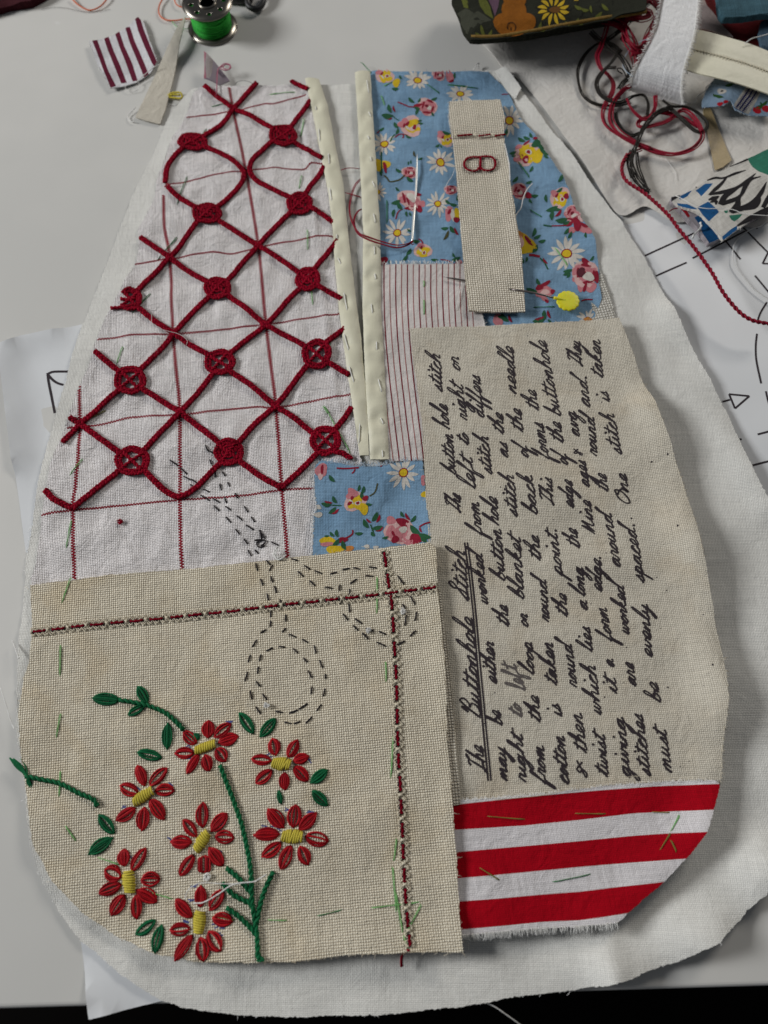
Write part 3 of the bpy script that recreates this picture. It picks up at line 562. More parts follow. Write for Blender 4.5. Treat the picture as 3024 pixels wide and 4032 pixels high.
flo.mb.build('blue_floral_panel', pocket, flo.ang)

mesh_patch = Cloth(fl('p', 2330,1040, 2372,1080, 2395,1150, 2412,1210, 2422,1262, 2330,1275), 1.3, fabric('open_weave_scrim', (.60, .575, .52), (.36, .34, .29), .9, .8), 1.0, jag=.1, wr=.05, wseed=12, fuzz=T_wht)
mesh_patch.surface(); mesh_patch.mb.build('scrim_patch', pocket, .2)

# ---- fine striped cotton
stp = Cloth(fl('p', 1502,1042, 1660,1040, 1825,1036, 1880,1150, 1912,1290, 1700,1330, 1690,1812, 1600,1816, 1532,1818, 1490,1400, 1488,1100), 2.3, M_strip, 1.0, jag=.05, wr=.12, wseed=8, ang=((1500, 1804), (1660, 1800)), thick=.25)
stp.surface()
for k in range(-1, 16):
    P = fr('G', [(352+38.2*k, 225), (352+38.2*k, 450), (362+38.7*k, 700), (390+39.3*k, 1000), (425+39.8*k, 1300), (452+40*k, 1520)])
    P = catmull(P, 6); stp.ribbon(P, .34 if k % 2 == 0 else .26, M_sl1 if k % 2 == 0 else M_sl2, 1)
stp.fringe(fl('p', 1504,1042, 1660,1040, 1822,1036), 1.9, T_wht, 3.6, .08, jit=.18)
stp.fringe(fl('p', 1828,1042, 1880,1150, 1910,1285), 1.2, T_wht, 3., .06)
stp.mb.build('fine_striped_panel', pocket, stp.ang)

# ---- cream bias tapes on the slit
def tape(left, right, z0, puck, seed):
    L = unp(*np.array(left).T, z0+.5); R_ = unp(*np.array(right).T, z0+.5)
    mid = (resample(L, 1.)[:0] if False else None)
    n = 60; l = resample(L, arc(L)[-1]/n)[:n+1]; r = resample(R_, arc(R_)[-1]/n)[:n+1]; m = min(len(l), len(r)); cl_ = (l[:m]+r[:m])/2; hw = np.linalg.norm(l[:m]-r[:m], axis=1).mean()/2
    pk = [unp(*np.array(p), z0+.5) for p in puck]
    def ex(x, y):
        d = segdist(x, y, cl_)/hw; z = .75*np.clip(1-d**2, 0, 1)**.6
        for p in pk: z = z-.70*np.exp(-(((x-p[0])/1.6)**2+((y-p[1])/2.3)**2))
        return z
    return Cloth(list(left)+list(right)[::-1], z0, M_tape, .7, jag=.03, wr=.10, wl=(3.5, 9), wseed=seed, extra=ex, thick=.5, ang=(left[0], left[-1]))
TL = fl('p', 1201,313, 1229,434, 1262,603, 1292,753, 1310,904, 1318,1030, 1330,1171, 1351,1352, 1378,1533, 1416,1798); TLr = fl('p', 1256,316, 1292,422, 1322,579, 1352,723, 1370,904, 1386,1050, 1402,1180, 1421,1322, 1445,1563, 1453,1798)
TR = fl('p', 1397,284, 1406,422, 1418,663, 1430,904, 1428,1060, 1427,1201, 1436,1443, 1457,1812); TRr = fl('p', 1458,283, 1467,422, 1482,663, 1497,904, 1499,1050, 1499,1201, 1514,1443, 1532,1812)
sL = [('B',590,840,596,925), ('B',652,1008,660,1080), ('B',662,1235,674,1320), ('B',706,1528,710,1556), ('B',568,698,575,724), ('G',50,190,70,235), ('G',90,420,112,542), ('G',90,688,122,802), ('G',124,902,156,1012), ('G',194,1280,188,1412)]
sR = [('B',903,528,916,620), ('B',914,730,931,762), ('B',908,893,920,922), ('B',925,1033,935,1062), ('B',938,1190,957,1232), ('B',948,1403,960,1462), ('G',288,120,292,180), ('G',291,298,299,337), ('G',268,497,277,560), ('G',303,742,306,797), ('G',314,983,337,1072), ('G',329,1238,348,1282), ('G',340,1455,345,1500)]
for (l, r, z, st_, sd) in ((TL, TLr, 2.1, sL, 21), (TR, TRr, 2.6, sR, 22)):
    mids = [tuple(np.mean(fl(*q), axis=0)) for q in st_]
    if sd == 22: mids = [(a-18, b) for a, b in mids]
    t_ = tape(l, r, z, mids, sd); t_.surface(); to = t_.mb.build('bias_tape', pocket, t_.ang)
    for q in st_: a, b = fl(*q); link_part('tacking_stitch', to, lambda mb: stitch(mb, t_, a, b, .16, T_wht, .28))

# ---- lower blue floral patch
pat = Cloth(fl('p', 1244,1830, 1262,1815, 1330,1822, 1400,1838, 1500,1835, 1560,1822, 1663,1815, 1672,1900, 1690,2060, 1702,2200, 1500,2230, 1226,2240, 1232,2120, 1236,2030, 1248,2000, 1238,1940, 1236,1880), 3.0, M_blue, 1.0, jag=.06, wr=.2, wseed=14, ang=((1250, 1850), (1660, 1840)), thick=.3, fuzz=T_bluf, fuzzd=1.4,
            lifts=((fl('p', 1600, 1950, 1600, 2200), -.8, 5),))
pat.surface(); c = pat
daisy(c,'w',1222,270,220); rose(c,'w',590,640,150,'y',.3); B(c,'w',560,530,85,50,P_p,4,.5); B(c,'w',700,735,60,85,P_y,4); B(c,'w',520,670,35,20,P_r,6,-.4); B(c,'w',725,600,40,35,P_r,6)
Lf(c,'w',(635,465,90,-75),(690,490,110,-75),(690,570,120,70),(770,675,90,5),(325,620,110,60),(215,675,140,5),(290,755,130,-40),(845,835,150,-60),(735,930,140,60),(880,975,150,-15),(885,140,110,-70),(290,345,120,50),(1210,800,90,60),(1350,860,110,-50),(1375,1000,180,45),(985,1112,90,-15),(1500,1090,180,20),(1490,1140,120,45),(220,1097,70,-5),(290,1075,90,50),(358,1065,110,80),(340,1180,130,-45),(450,1220,140,70),(640,1055,110,0),(820,1070,80,60))
Lf(c,'w',(240,650,110,10,P_r),(330,770,120,-35,P_r),(890,860,120,-65,P_r),(770,890,90,40,P_r),(910,1000,120,-30,P_r),(1280,830,120,55,P_r),(940,160,90,-60,P_r),(1450,1010,90,70,P_r))
St(c,'w',P_b,.4,780,570,850,520,885,410); St(c,'w',P_g,.35,290,690,410,697); St(c,'w',P_g,.35,790,940,820,1020,845,1095); St(c,'w',P_r,.5,350,212,480,218,640,210); St(c,'w',P_r,.4,590,230,570,270,548,282); St(c,'w',P_r,.45,1430,970,1500,935,1570,920); St(c,'w',P_r,.45,420,1140,500,1110,560,1060,555,1015)
B(c,'w',150,240,90,80,P_p,2); B(c,'w',160,230,20,60,P_r,4); B(c,'w',140,320,30,50,P_lp,3)
B(c,'w',1170,1030,175,190,P_lp,1); B(c,'w',1060,880,70,50,P_p,2); B(c,'w',1220,910,110,50,P_r,3,.5); B(c,'w',1200,1050,110,130,P_p,2); B(c,'w',1060,1040,70,80,P_p,2); B(c,'w',1220,1000,60,40,P_w,4); B(c,'w',1090,1060,16,45,P_r,5,-.4); B(c,'w',1115,1135,52,48,P_r,5); B(c,'w',1380,1130,75,85,P_r,3); B(c,'w',1290,1150,60,80,P_p,3)
B(c,'w',240,1165,110,55,P_y,3); B(c,'w',220,1205,85,28,P_p,4); B(c,'w',330,1275,110,60,P_y,3); B(c,'w',430,1150,75,32,P_r,4,-.2); B(c,'w',510,1265,60,45,P_o,3); B(c,'w',1485,370,40,60,P_p,3); B(c,'w',1500,550,45,45,P_y,3); B(c,'w',110,820,50,40,P_w,3); B(c,'w',110,720,40,30,P_w,3); B(c,'w',745,1235,40,25,P_w,3); B(c,'w',860,1245,40,20,P_w,3)
pat.fringe(fl('p', 1250,1828, 1330,1822, 1400,1838, 1500,1835, 1560,1822, 1660,1815), 2.0, T_bluf, 4.2, .075, jit=.3)
pat.fringe(fl('p', 1236,1880, 1238,1940, 1248,2000, 1236,2030, 1232,2120, 1228,2190), 1.1, T_wht, 3.5, .075, jit=.4)
pat.mb.build('blue_floral_patch', pocket, pat.ang)

# ---- hand-written calico panel
wr_out = fl('p', 1613,1298, 1850,1284, 2120,1271, 2434,1257, 2498,1419, 2568,1618, 2627,1762, 2687,1930, 2721,2069, 2751,2218, 2796,2399, 2831,2597, 2838,2746, 2836,2945, 2826,3100, 2300,3150, 1760,3200, 1715,2600, 1690,2200, 1674,1900, 1662,1653, 1640,1500)
wri = Cloth(wr_out, 3.15, M_writ, 1.2, jag=.05, wr=.17, wseed=16, ang=((1613, 1298), (2434, 1257)), thick=.35, fuzz=T_linf, fuzzd=.8, fuzzl=(.15, .7),
            lifts=((fl('p', 2568,1618, 2687,1930, 2796,2399, 2838,2746, 2836,3000), 3.2, 7, .35), (fl('p', 2434, 1257, 2498, 1419), .8, 4)), wl=(14, 30))
wri.surface()
r_ = np.random.RandomState(5)
for k in range(70):
    x, y = r_.uniform(1650, 2800), r_.uniform(1300, 3080); wri.poly(blob(x, y, *(r_.uniform(1.2, 3.2, 2)), 0, 6), M_ink if k % 3 == 0 else M_inkg, 1)
for x, y in fl('R', 727,1155, 842,1108, 912,1676, 575,1592)+fl('T', 865,1018, 1178,855): wri.poly(blob(x, y, 3.8, 3.8, 0, 8), M_ink, 2)
wri.fringe(fl('p', 2627,1762, 2687,1930, 2721,2069, 2751,2218), .9, T_linf, 1.4, .07, jit=.6)
wri.fringe(fl('p', 2838,2600, 2838,2746, 2836,2900, 2830,3080), 1.0, T_linf, 1.6, .07, jit=.7)
written = wri.mb.build('handwritten_panel', pocket, wri.ang)
GL = {
'a': (.95, [(.0,.1),(.35,.8),(.58,.95),(.2,.88),(.04,.4),(.25,.0),(.56,.45),(.66,1.),(.62,.3),(.75,0),(.95,.15)]),
'b': (.8, [(0,.1),(.30,1.3),(.36,2.2),(.2,2.1),(.12,1.2),(.1,.2),(.3,0),(.6,.35),(.52,.9),(.3,.75),(.8,.6)]),
'c': (.72, [(0,.1),(.35,.75),(.58,.85),(.4,1.),(.08,.6),(.15,.05),(.42,0),(.72,.25)]),
'd': (.98, [(0,.1),(.3,.8),(.55,.92),(.2,.88),(.04,.4),(.25,0),(.56,.45),(.75,1.5),(.92,2.2),(.7,2.2),(.62,.9),(.66,.1),(.98,.2)]),
'e': (.68, [(0,.1),(.42,.45),(.5,.85),(.3,1.),(.08,.55),(.16,.05),(.4,0),(.68,.25)]),
'f': (.7, [(0,.1),(.35,1.3),(.45,2.2),(.28,2.1),(.2,1.),(.12,-1.2),(.3,-1.1),(.35,0),(.7,.2)]),
'g': (.95, [(0,.1),(.3,.8),(.55,.92),(.2,.88),(.04,.4),(.25,0),(.58,.6),(.64,1.),(.56,-.6),(.3,-1.2),(.12,-.9),(.5,-.2),(.95,.25)]),
'h': (.85, [(0,.1),(.30,1.3),(.38,2.2),(.2,2.1),(.12,1.),(.05,0),(.2,.65),(.45,1.),(.58,.75),(.56,.1),(.85,.15)]),
'i': (.5, [(0,.1),(.24,1.),(.2,.3),(.28,0),(.5,.2)]),
'k': (.85, [(0,.1),(.30,1.3),(.38,2.2),(.2,2.1),(.1,1.),(.05,0),(.2,.6),(.5,1.),(.45,.65),(.2,.55),(.5,.1),(.85,.15)]),
'l': (.5, [(0,.1),(.30,1.3),(.38,2.3),(.2,2.2),(.12,1.),(.14,.15),(.28,0),(.5,.2)]),
'm': (1.25, [(0,.1),(.15,.95),(.1,.1),(.08,0),(.25,.7),(.42,1.),(.48,.7),(.44,.0),(.62,.7),(.8,1.),(.88,.7),(.86,.1),(1.0,0),(1.25,.2)]),
'n': (.9, [(0,.1),(.15,.95),(.1,.1),(.08,0),(.25,.7),(.45,1.),(.54,.7),(.5,.1),(.65,0),(.9,.2)]),
'o': (.8, [(0,.1),(.3,.85),(.5,.95),(.2,.85),(.04,.4),(.25,0),(.55,.4),(.5,.9),(.55,.7),(.8,.7)]),
'p': (.85, [(0,.1),(.2,1.1),(.15,.3),(.05,-1.2),(.1,-1.),(.2,.6),(.45,1.),(.58,.6),(.4,.05),(.2,.1),(.85,.2)]),
'r': (.68, [(0,.1),(.15,1.05),(.2,.9),(.45,.9),(.4,.4),(.45,0),(.68,.2)]),
's': (.62, [(0,.1),(.25,.7),(.35,1.05),(.4,.6),(.42,.2),(.2,0),(.08,.1),(.3,.05),(.62,.2)]),
't': (.6, [(0,.1),(.25,1.1),(.34,1.8),(.26,1.),(.2,.2),(.32,0),(.6,.2)]),
'u': (.95, [(0,.1),(.15,1.),(.1,.3),(.22,0),(.45,.35),(.58,1.),(.55,.3),(.68,0),(.95,.2)]),
'v': (.8, [(0,.1),(.15,1.),(.2,.3),(.3,0),(.5,.5),(.5,.95),(.6,.75),(.8,.75)]),
'w': (1.1, [(0,.1),(.12,1.),(.1,.3),(.2,0),(.4,.3),(.48,.9),(.45,.3),(.6,0),(.8,.5),(.78,.95),(.85,.75),(1.1,.7)]),
'y': (.9, [(0,.1),(.12,1.),(.12,.4),(.25,.1),(.45,.4),(.58,1.),(.5,-.3),(.25,-1.2),(.1,-.9),(.45,-.2),(.9,.2)]),
'T': (1.0, [(.0,1.9),(.35,2.15),(.6,2.0),(1.0,2.2),(.62,2.05),(.45,1.),(.3,.1),(.1,0),(.2,.2),(.7,.3),(1.,.4)]),
'B': (1.3, [(.1,1.6),(.3,2.3),(.4,1.2),(.3,0),(.4,1.4),(.7,2.3),(1.0,2.0),(.9,1.4),(.55,1.2),(1.0,1.),(1.05,.4),(.7,0),(.4,.1),(.8,.0),(1.3,.2)]),
'S': (1.0, [(0,.1),(.5,1.1),(.9,1.9),(.7,2.25),(.45,1.8),(.65,1.1),(.6,.3),(.25,0),(.1,.3),(.5,.1),(1.,.2)]),
'O': (1.2, [(.6,2.1),(.2,1.7),(.05,.8),(.3,.05),(.75,.4),(.95,1.4),(.7,2.1),(.5,1.8),(.8,1.5),(1.2,1.0)]),
'N': (1.3, [(.0,.0),(.2,1.2),(.3,1.9),(.35,1.),(.3,0),(.55,1.),(.8,1.9),(.78,.9),(.85,.1),(1.05,0),(1.3,.2)]),
'&': (.9, [(.9,.2),(.5,1.),(.35,1.2),(.25,.9),(.5,.5),(.3,.0),(.08,.3),(.5,.6),(.9,.9)]),
}
def write(cl, mb, text, p0, p1, m, xh=25., w=.46, slant=.72, seed=0):
    r = np.random.RandomState(seed); dots = []; path = []; x = 0; strokes = []
    for ch in text:
        if ch == '.': dots.append((x+.25, .1)); x += .5; continue
        adv, g = GL[ch]; path += [(x+a+r.normal(0, .018), b*r.uniform(.94, 1.06)) for a, b in g]
        if ch == 'i': dots.append((x+.35, 1.75))
        if ch == 't': strokes.append([(x-.05, 1.25), (x+.75, 1.35)])
        x += adv
    tot = x; p0 = np.array(p0); p1 = np.array(p1); d = p1-p0; L = np.linalg.norm(d); d /= L; xh = xh*1.1; nn = np.array([d[1], -d[0]])  # tops to the left of an upward baseline
    sx = L/tot
    def T(P): P = np.array(P); return p0+np.outer((P[:, 0])*sx+P[:, 1]*xh*slant, d)+np.outer(P[:, 1]*xh, nn)
    off = slant*xh*.4
    P = T(catmull(path, 5))-d*off
    n = max(6, len(P)//6); cl.ribbon(P, list(w*r.uniform(.8, 1.25, n)), m, 3, .28, False, mb=mb)
    for s_ in strokes: cl.ribbon(T(s_)-d*off, w*.85, m, 4, .4, False, mb=mb)
    for a in dots: (x_, y_), = T([a])-d*off; q = blob(x_, y_, 5.2, 5.2, 0, 8); qq = unp(*np.array(q).T, cl.zr); mb.add(cl.up(qq, .11), [tuple(range(8))[::-1]], m)
words = [
('The','W',275,1140,245,965,27), ('Buttonhole','W',238,800,184,130,29), ('Stitch','V',243,1010,215,690,29),
('The','V',188,440,186,325,25), ('button','P',300,1270,270,945,23), ('hole','P',250,900,225,705,25), ('stitch','P',190,600,172,290,25),
('may','W',412,1195,395,975,24), ('be','W',378,830,355,735,24), ('either','W',340,560,318,290,24), ('worked','V',368,1035,328,705,24), ('from','P',515,1770,482,1500,24), ('left','P',460,1390,430,1130,25), ('to','P',405,1030,403,950,24), ('right','P',395,830,352,540,24), ('or','P',335,425,320,310,24),
('right','W',535,1200,505,890,24), ('to','W',508,775,490,690,24), ('left','W',530,600,455,430,24), ('the','W',422,185,410,50,24), ('button','V',480,880,448,548,24), ('hole','V',438,520,422,345,25), ('stitch','P',595,1270,562,965,24), ('differs','P',530,810,492,470,24),
('from','W',662,1215,645,965,25), ('the','W',628,810,612,640,24), ('loop','W',585,500,572,290,24), ('or','W',548,190,540,105,22), ('blanket','V',602,1000,576,600,25), ('stitch','V',558,465,532,195,24), ('as','P',728,1130,716,1010,24), ('the','P',692,940,682,780,24), ('needle','P',793,610,766,235,24),
('cotton','W',812,1215,778,900,26), ('is','W',770,770,742,690,24), ('taken','W',738,565,702,290,24), ('round','V',768,1150,744,880,23), ('the','V',712,750,697,590,24), ('back','V',688,450,652,195,24), ('of','P',895,1130,880,1030,24), ('the','P',852,920,828,740,24),
('&','W',938,1180,905,1070,24), ('then','W',932,1010,892,750,26), ('round','W',870,580,828,300,24), ('the','V',888,1115,876,970,24), ('point.','V',852,850,812,530,24), ('This','V',795,395,782,215,22), ('forms','P',1065,1140,1008,855,25), ('the','P',980,745,948,580,24),
('twist','W',1072,1165,1042,890,25), ('which','W',1025,760,985,440,25), ('lies','W',968,350,945,190,24), ('a','V',1018,1075,1010,1010,22), ('long','V',1002,980,985,800,24), ('the','V',968,665,946,540,24), ('edge','V',928,405,914,230,23), ('of','P',1215,1190,1200,1100,24), ('the','P',1178,1010,1150,850,24), ('buttonhole','P',1155,795,1030,180,25),
('giving','W',1215,1170,1168,780,25), ('it','W',1128,620,1112,520,24), ('a','W',1108,450,1096,395,22), ('form','W',1095,280,1055,60,24), ('edge.','V',1112,950,1098,720,24), ('Nine','V',1068,570,1035,360,23), ('ages','V',1028,270,1002,100,23), ('&','U',912,940,882,890,20), ('avg','U',888,800,852,620,23), ('and.','U',962,590,936,350,25), ('They','U',910,290,890,110,23),
('stitches','W',1345,1165,1290,760,25), ('are','W',1252,575,1230,425,24), ('worked','T',558,590,516,200,23), ('around','V',1228,795,1172,440,24), ('the','V',1152,300,1132,190,24), ('round','U',1018,940,990,665,23),
('must','W',1485,1140,1440,860,25), ('be','W',1412,680,1388,550,24), ('evenly','T',742,770,704,350,24), ('spaced.','V',1388,890,1318,500,24), ('One','V',1298,390,1265,190,23), ('stitch','U',1192,930,1132,640,24), ('is','U',1108,550,1085,470,22), ('taken','U',1062,370,1030,100,24)]
hw = MB()
for i, (t, k, a, b, c2, d2, xh) in enumerate(words):
    m = M_inkg if (i in (17, 18)) else M_ink
    (p0, p1) = fl(k, a, b, c2, d2); write(wri, hw, t, p0, p1, m, xh, seed=i)
hw.build('handwriting', written)
ul = MB()
for dx in (0, 22): wri.ribbon(catmull(fl('Q', 548+dx,2060, 475+dx,1300, 415+dx,600, 360+dx,175), 8), .46, M_ink, 2, .5, False, mb=ul)
ul.build('double_underline', written)

# ---- bold red and white stripes
m_ = lambda *v: fl('M', *v)
rs_out = m_(118,350, 400,330, 640,308, 700,298, 1000,262, 1300,245, 1535,238, 1557,262, 1545,320, 1520,398, 1475,520, 1375,662, 1255,790, 1062,958, 1030,990, 1000,1012, 800,1035, 600,1045, 165,1082, 100,1082, 60,700, 60,360)
red = Cloth(rs_out, 4.0, M_rw, 1.2, jag=.05, wr=.17, wseed=19, ang=(m_(150, 897)[0], m_(1255, 788)[0]), thick=.4, wl=(12, 26),
            lifts=((m_(1475,520, 1255,790, 1000,1020), 1.2, 6), (m_(1555, 262, 1475, 520), 1.6, 6)))
red.zone(m_(40,378, 120,372, 560,325, 900,295, 1200,272, 1600,256, 1600,392, 1520,397, 1100,418, 800,455, 500,485, 125,508, 40,512), M_red)
red.zone(m_(40,638, 130,630, 500,597, 800,570, 1100,540, 1475,515, 1550,510, 1550,648, 1375,662, 1100,685, 800,710, 500,740, 143,772, 40,780), M_red)
red.zone(m_(40,905, 150,897, 500,870, 800,845, 1255,788, 1400,770, 1400,920, 1060,957, 800,1000, 600,1010, 165,1048, 40,1058), M_red)
red.surface()
red.fringe(m_(165,1082, 600,1045, 800,1035, 1000,1012), 1.7, T_wht, 6.5, .08, jit=.16)
red.fringe(m_(118,350, 400,330, 640,308, 700,298, 1000,262, 1300,245, 1535,238), .9, T_wht, 5., .07, jit=.5)
red.mb.build('red_striped_panel', pocket, red.ang)

# ---- natural linen panel with embroidery
und_ = Cloth(fl('p', 1690,2280, 1735,2330, 1765,2600, 1790,2850, 1806,3060, 1812,3168, 1700,3175, 1690,2700), 4.15, M_tab, .9, jag=.04, wr=.05, wseed=61, thick=.4, ang=((1735, 2330), (1806, 3060)))
und_.surface(); und_.mb.build('linen_underlay', pocket, und_.ang)
lin_out = fl('p', 102,2294, 512,2249, 700,2235, 1062,2199, 1423,2163, 1689,2139, 1715,2164, 1722,2313, 1749,2597, 1761,2900, 1772,3052, 1794,3348, 1806,3560, 1819,3744, 1599,3747, 1382,3759, 1141,3789, 900,3792, 784,3794, 603,3758, 452,3698, 313,3601, 193,3475, 130,3360,
             115,3323, 90,3142, 66,2950, 57,2811, 78,2660, 102,2604, 115,2483, 105,2363)
rx_ = unp(*np.array(fl('p', 1700,2140, 1722,2313, 1749,2597, 1772,3052, 1819,3744)).T, 4.6)
lin = Cloth(lin_out, 4.5, M_linen, 1.1, jag=.06, wr=.20, wseed=23, ang=((102, 2294), (1423, 2163)), thick=.55, fuzz=T_linf, fuzzd=1.5, fuzzl=(.2, .7), wl=(12, 30),
            extra=lambda x, y: -2.2*np.clip((segdist(x, y, rx_)-12)/60, 0, 1)**.7+.9*np.exp(-(segdist(x, y, rx_)/4.)**2),
            lifts=((fl('p', 115,2483, 700,2420, 1508,2338, 1720,2313), -.28, 1.3), (fl('p', 600,3758, 1141,3789, 1819,3744), 1.2, 5, .4)))
lin.surface()
for k_, pts in (('K', [(1210,560),(1240,475),(1490,400),(880,850),(1090,820),(800,970),(1430,1060),(1100,1180),(825,1290),(970,1410),(1410,1250),(1230,640),(1260,1490)]), ('L', [(430,620),(690,650),(550,970),(450,1080),(400,1090),(480,1110),(700,1000),(540,1260)]), ('N', [(1240,420),(1440,590),(1400,580),(1420,640),(1200,560)])):
    for a, b in pts:
        for j in range(2): x, y = a+RS.uniform(-12, 12), b+RS.uniform(-12, 12); an = RS.uniform(-.6, .9); lin.ribbon(fl(k_, x-20*math.cos(an), y-20*math.sin(an), x+20*math.cos(an), y+20*math.sin(an)), .28, M_bpen, 1, .3)
linen = lin.mb.build('embroidered_linen_panel', pocket, lin.ang)
# laced hem rows
def laced(pts, seed, step_red=60.):
    q = resample(catmull(pts, 8), 4.); L = arc(q); mb = MB(); T = np.gradient(q, axis=0); T /= np.linalg.norm(T, axis=1)[:, None]; Nn = np.stack([-T[:, 1], T[:, 0]], -1)
    rr = np.random.RandomState(seed)
    def pt(s_, o): 
        p = np.array([np.interp(s_, L, q[:, 0]), np.interp(s_, L, q[:, 1])]); i = int(np.clip(np.searchsorted(L, s_), 0, len(L)-1)); return tuple(p+Nn[i]*o)
    s_ = 6.; w = 21.
    while s_ < L[-1]-30:
        a = s_+rr.uniform(0, 4); b = s_+step_red*.66
        P = lin.at([pt(a, 0), pt((a+b)/2, rr.uniform(-2, 2)), pt(b, 0)], .3); rope(mb, P, .2, .27, T_crim2, 2, 2.8)
        P = lin.at([pt(a-5, 3), pt((a+b)/2, 5), pt(b+4, 3)], .05); mb.tube(P, .4, T_blk, 5)
        for sgn in (-1, 1):
            m0 = s_-step_red*.17
            for k in range(3):
                x0 = m0+k*step_red/3+rr.uniform(-2, 2)
                P = lin.at([pt(x0, sgn*2), pt(x0+step_red*.16, sgn*w*rr.uniform(.7, 1.)), pt(x0+step_red*.36, sgn*3)], .32); mb.tube(catmull(P, 4), .13, T_cream, 5)
                P = lin.at([pt(x0+step_red*.3, sgn*w*.9), pt(x0+step_red*.12, sgn*w*.35)], .3); mb.tube(P, .11, T_cream, 5)
        P = lin.at([pt(s_-step_red*.25, -8), pt(s_-step_red*.14, 8)], .4); mb.tube(P, .22, T_cream, 5)
        P = lin.at([pt(s_-step_red*.25, 8), pt(s_-step_red*.14, -8)], .4); mb.tube(P, .22, T_cream, 5)
        s_ += step_red*rr.uniform(.93, 1.07)
    mb.build('laced_hem_stitching', linen)
laced(fl('p', 112,2484, 400,2450, 700,2422, 1100,2380, 1508,2338, 1718,2314), 1, 78.)
laced(fl('p', 1511,2168, 1529,2284, 1544,2392, 1552,2520, 1560,2660, 1566,2901, 1578,3142, 1590,3384, 1599,3560, 1614,3723), 2, 88.)
link_part('thread_tail', linen, lambda mb: strands(mb, np.vstack([lin.at(fl('O', 1180,395), .1), lin.at(fl('O', 1140,420), -2.0), lin.at(fl('O', 1128,470, 1130,518), -2.6)]), .25, .2, T_crim, 4, seed=4))
# flowers
FL = [('K', (1262,588,1398,540), 52, [(1270,545,1180,460),(1345,508,1350,385),(1385,502,1500,408),(1410,538,1550,492),(1400,572,1470,662),(1325,612,1362,725),(1290,610,1210,742),(1258,605,1125,605)]),
      ('K', (855,930,985,848), 62, [(932,825,878,682),(958,822,1078,698),(992,855,1130,852),(962,905,1062,1046),(925,955,908,1122),(872,962,735,1052),(888,870,762,815)]),
      ('K', (1268,1245,1350,1125), 60, [(1312,1105,1313,925),(1365,1122,1475,1000),(1388,1158,1524,1162),(1352,1225,1448,1350),(1322,1278,1322,1398),(1258,1270,1158,1417),(1245,1192,1098,1186),(1275,1158,1182,1040)]),
      ('K', (822,1378,830,1528), 66, [(798,1352,795,1235),(842,1388,940,1222),(900,1440,1033,1440),(868,1508,1010,1588),(868,1538,873,1706),(795,1538,700,1680),(778,1468,620,1532),(775,1425,658,1375)]),
      ('N', (1300,482,1285,632), 62, [(1298,462,1300,315),(1355,480,1455,342),(1375,528,1515,552),(1352,612,1442,745),(1298,652,1322,815),(1248,638,1130,815),(1235,600,1090,612),(1248,528,1130,405)]),
      ('L', (448,668,568,682), 66, [(470,625,447,505),(548,635,615,515),(585,660,690,625),(590,690,685,790),(530,730,530,850),(450,715,335,805),(445,655,305,642)]),
      ('L', (510,1148,648,1156), 68, [(525,1102,415,968),(583,1102,602,938),(618,1112,740,995),(660,1150,820,1187),(628,1212,686,1342),(572,1208,500,1372),(510,1190,375,1290),(498,1140,320,1146)])]
sd = 0
fpos = ['upper', 'left', 'middle', 'lower left', 'lowest', 'upper right', 'right']
for fi, (k, cc, cw, pets) in enumerate(FL):
    fe = MB(); ca, cb = fl(k, *cc); cen = (np.array(ca)+np.array(cb))/2
    axis = unp(*np.array([ca, cb]).T, lin.zr)
    def centre(mb):
        d = axis[1]-axis[0]; Lc = np.linalg.norm(d); d /= Lc; nn = np.array([-d[1], d[0]]); n = 9; wv = cw*FR[k][2]/14.5*.5
        for j in range(n):
            t = (j+.5)/n; w_ = wv*(.75+.35*math.sin(math.pi*t)+RS.uniform(-.08, .08)); o = axis[0]+d*Lc*t; a = RS.normal(.18, .08); dd = nn*math.cos(a)+d*math.sin(a)
            u = np.linspace(-1, 1, 9); P = o+np.outer(u*w_, dd); P3 = lin.up(P); P3[:, 2] += .15+.75*np.sqrt(np.clip(1-u*u, 0, 1)); mb.tube(P3, .30, T_yel, 6)
    mbc = MB(); centre(mbc); fo = mbc.build('embroidered_flower', pocket, label='yellow centre with red petals worked around it')
    for pi, pv in enumerate(pets):
        sd += 1; a, b = fl(k, *pv); L = math.dist(a, b)
        oc = (sd*7 % 5) < 3 or (fi == 3 and pi == 7); wpx = (44+RS.uniform(-5, 5)) if not (fi == 3 and pi == 7) else 56
        link_part('petal', fo, lambda mb: petal(mb, lin, a, b, wpx, T_red, 8, .25, oc, .28, sd, blunt=(fi == 2 and pi == 4)))
LV = [('K',580,240,768,256,44),('K',880,160,950,278,40),('K',820,356,932,292,38),('K',1082,403,1076,582,42),('K',875,598,1045,638,44),('K',620,1008,728,1140,42),('K',550,1277,722,1160,44),('N',865,642,1002,545,42),('N',1005,762,1040,570,42),('K',1248,478,1288,510,26),
      ('L',225,335,328,482,42),('L',362,502,470,375,40),('L',698,802,812,712,42),('L',705,850,815,952,42),('L',488,850,506,942,20)]
for i, (k, a, b, c2, d2, w_) in enumerate(LV):
    p0, p1 = fl(k, a, b, c2, d2); link_part('embroidered_leaf', linen, lambda mb: petal(mb, lin, p0, p1, w_*.92, T_grn, 8, .25, i % 3 != 0, .27, 300+i))
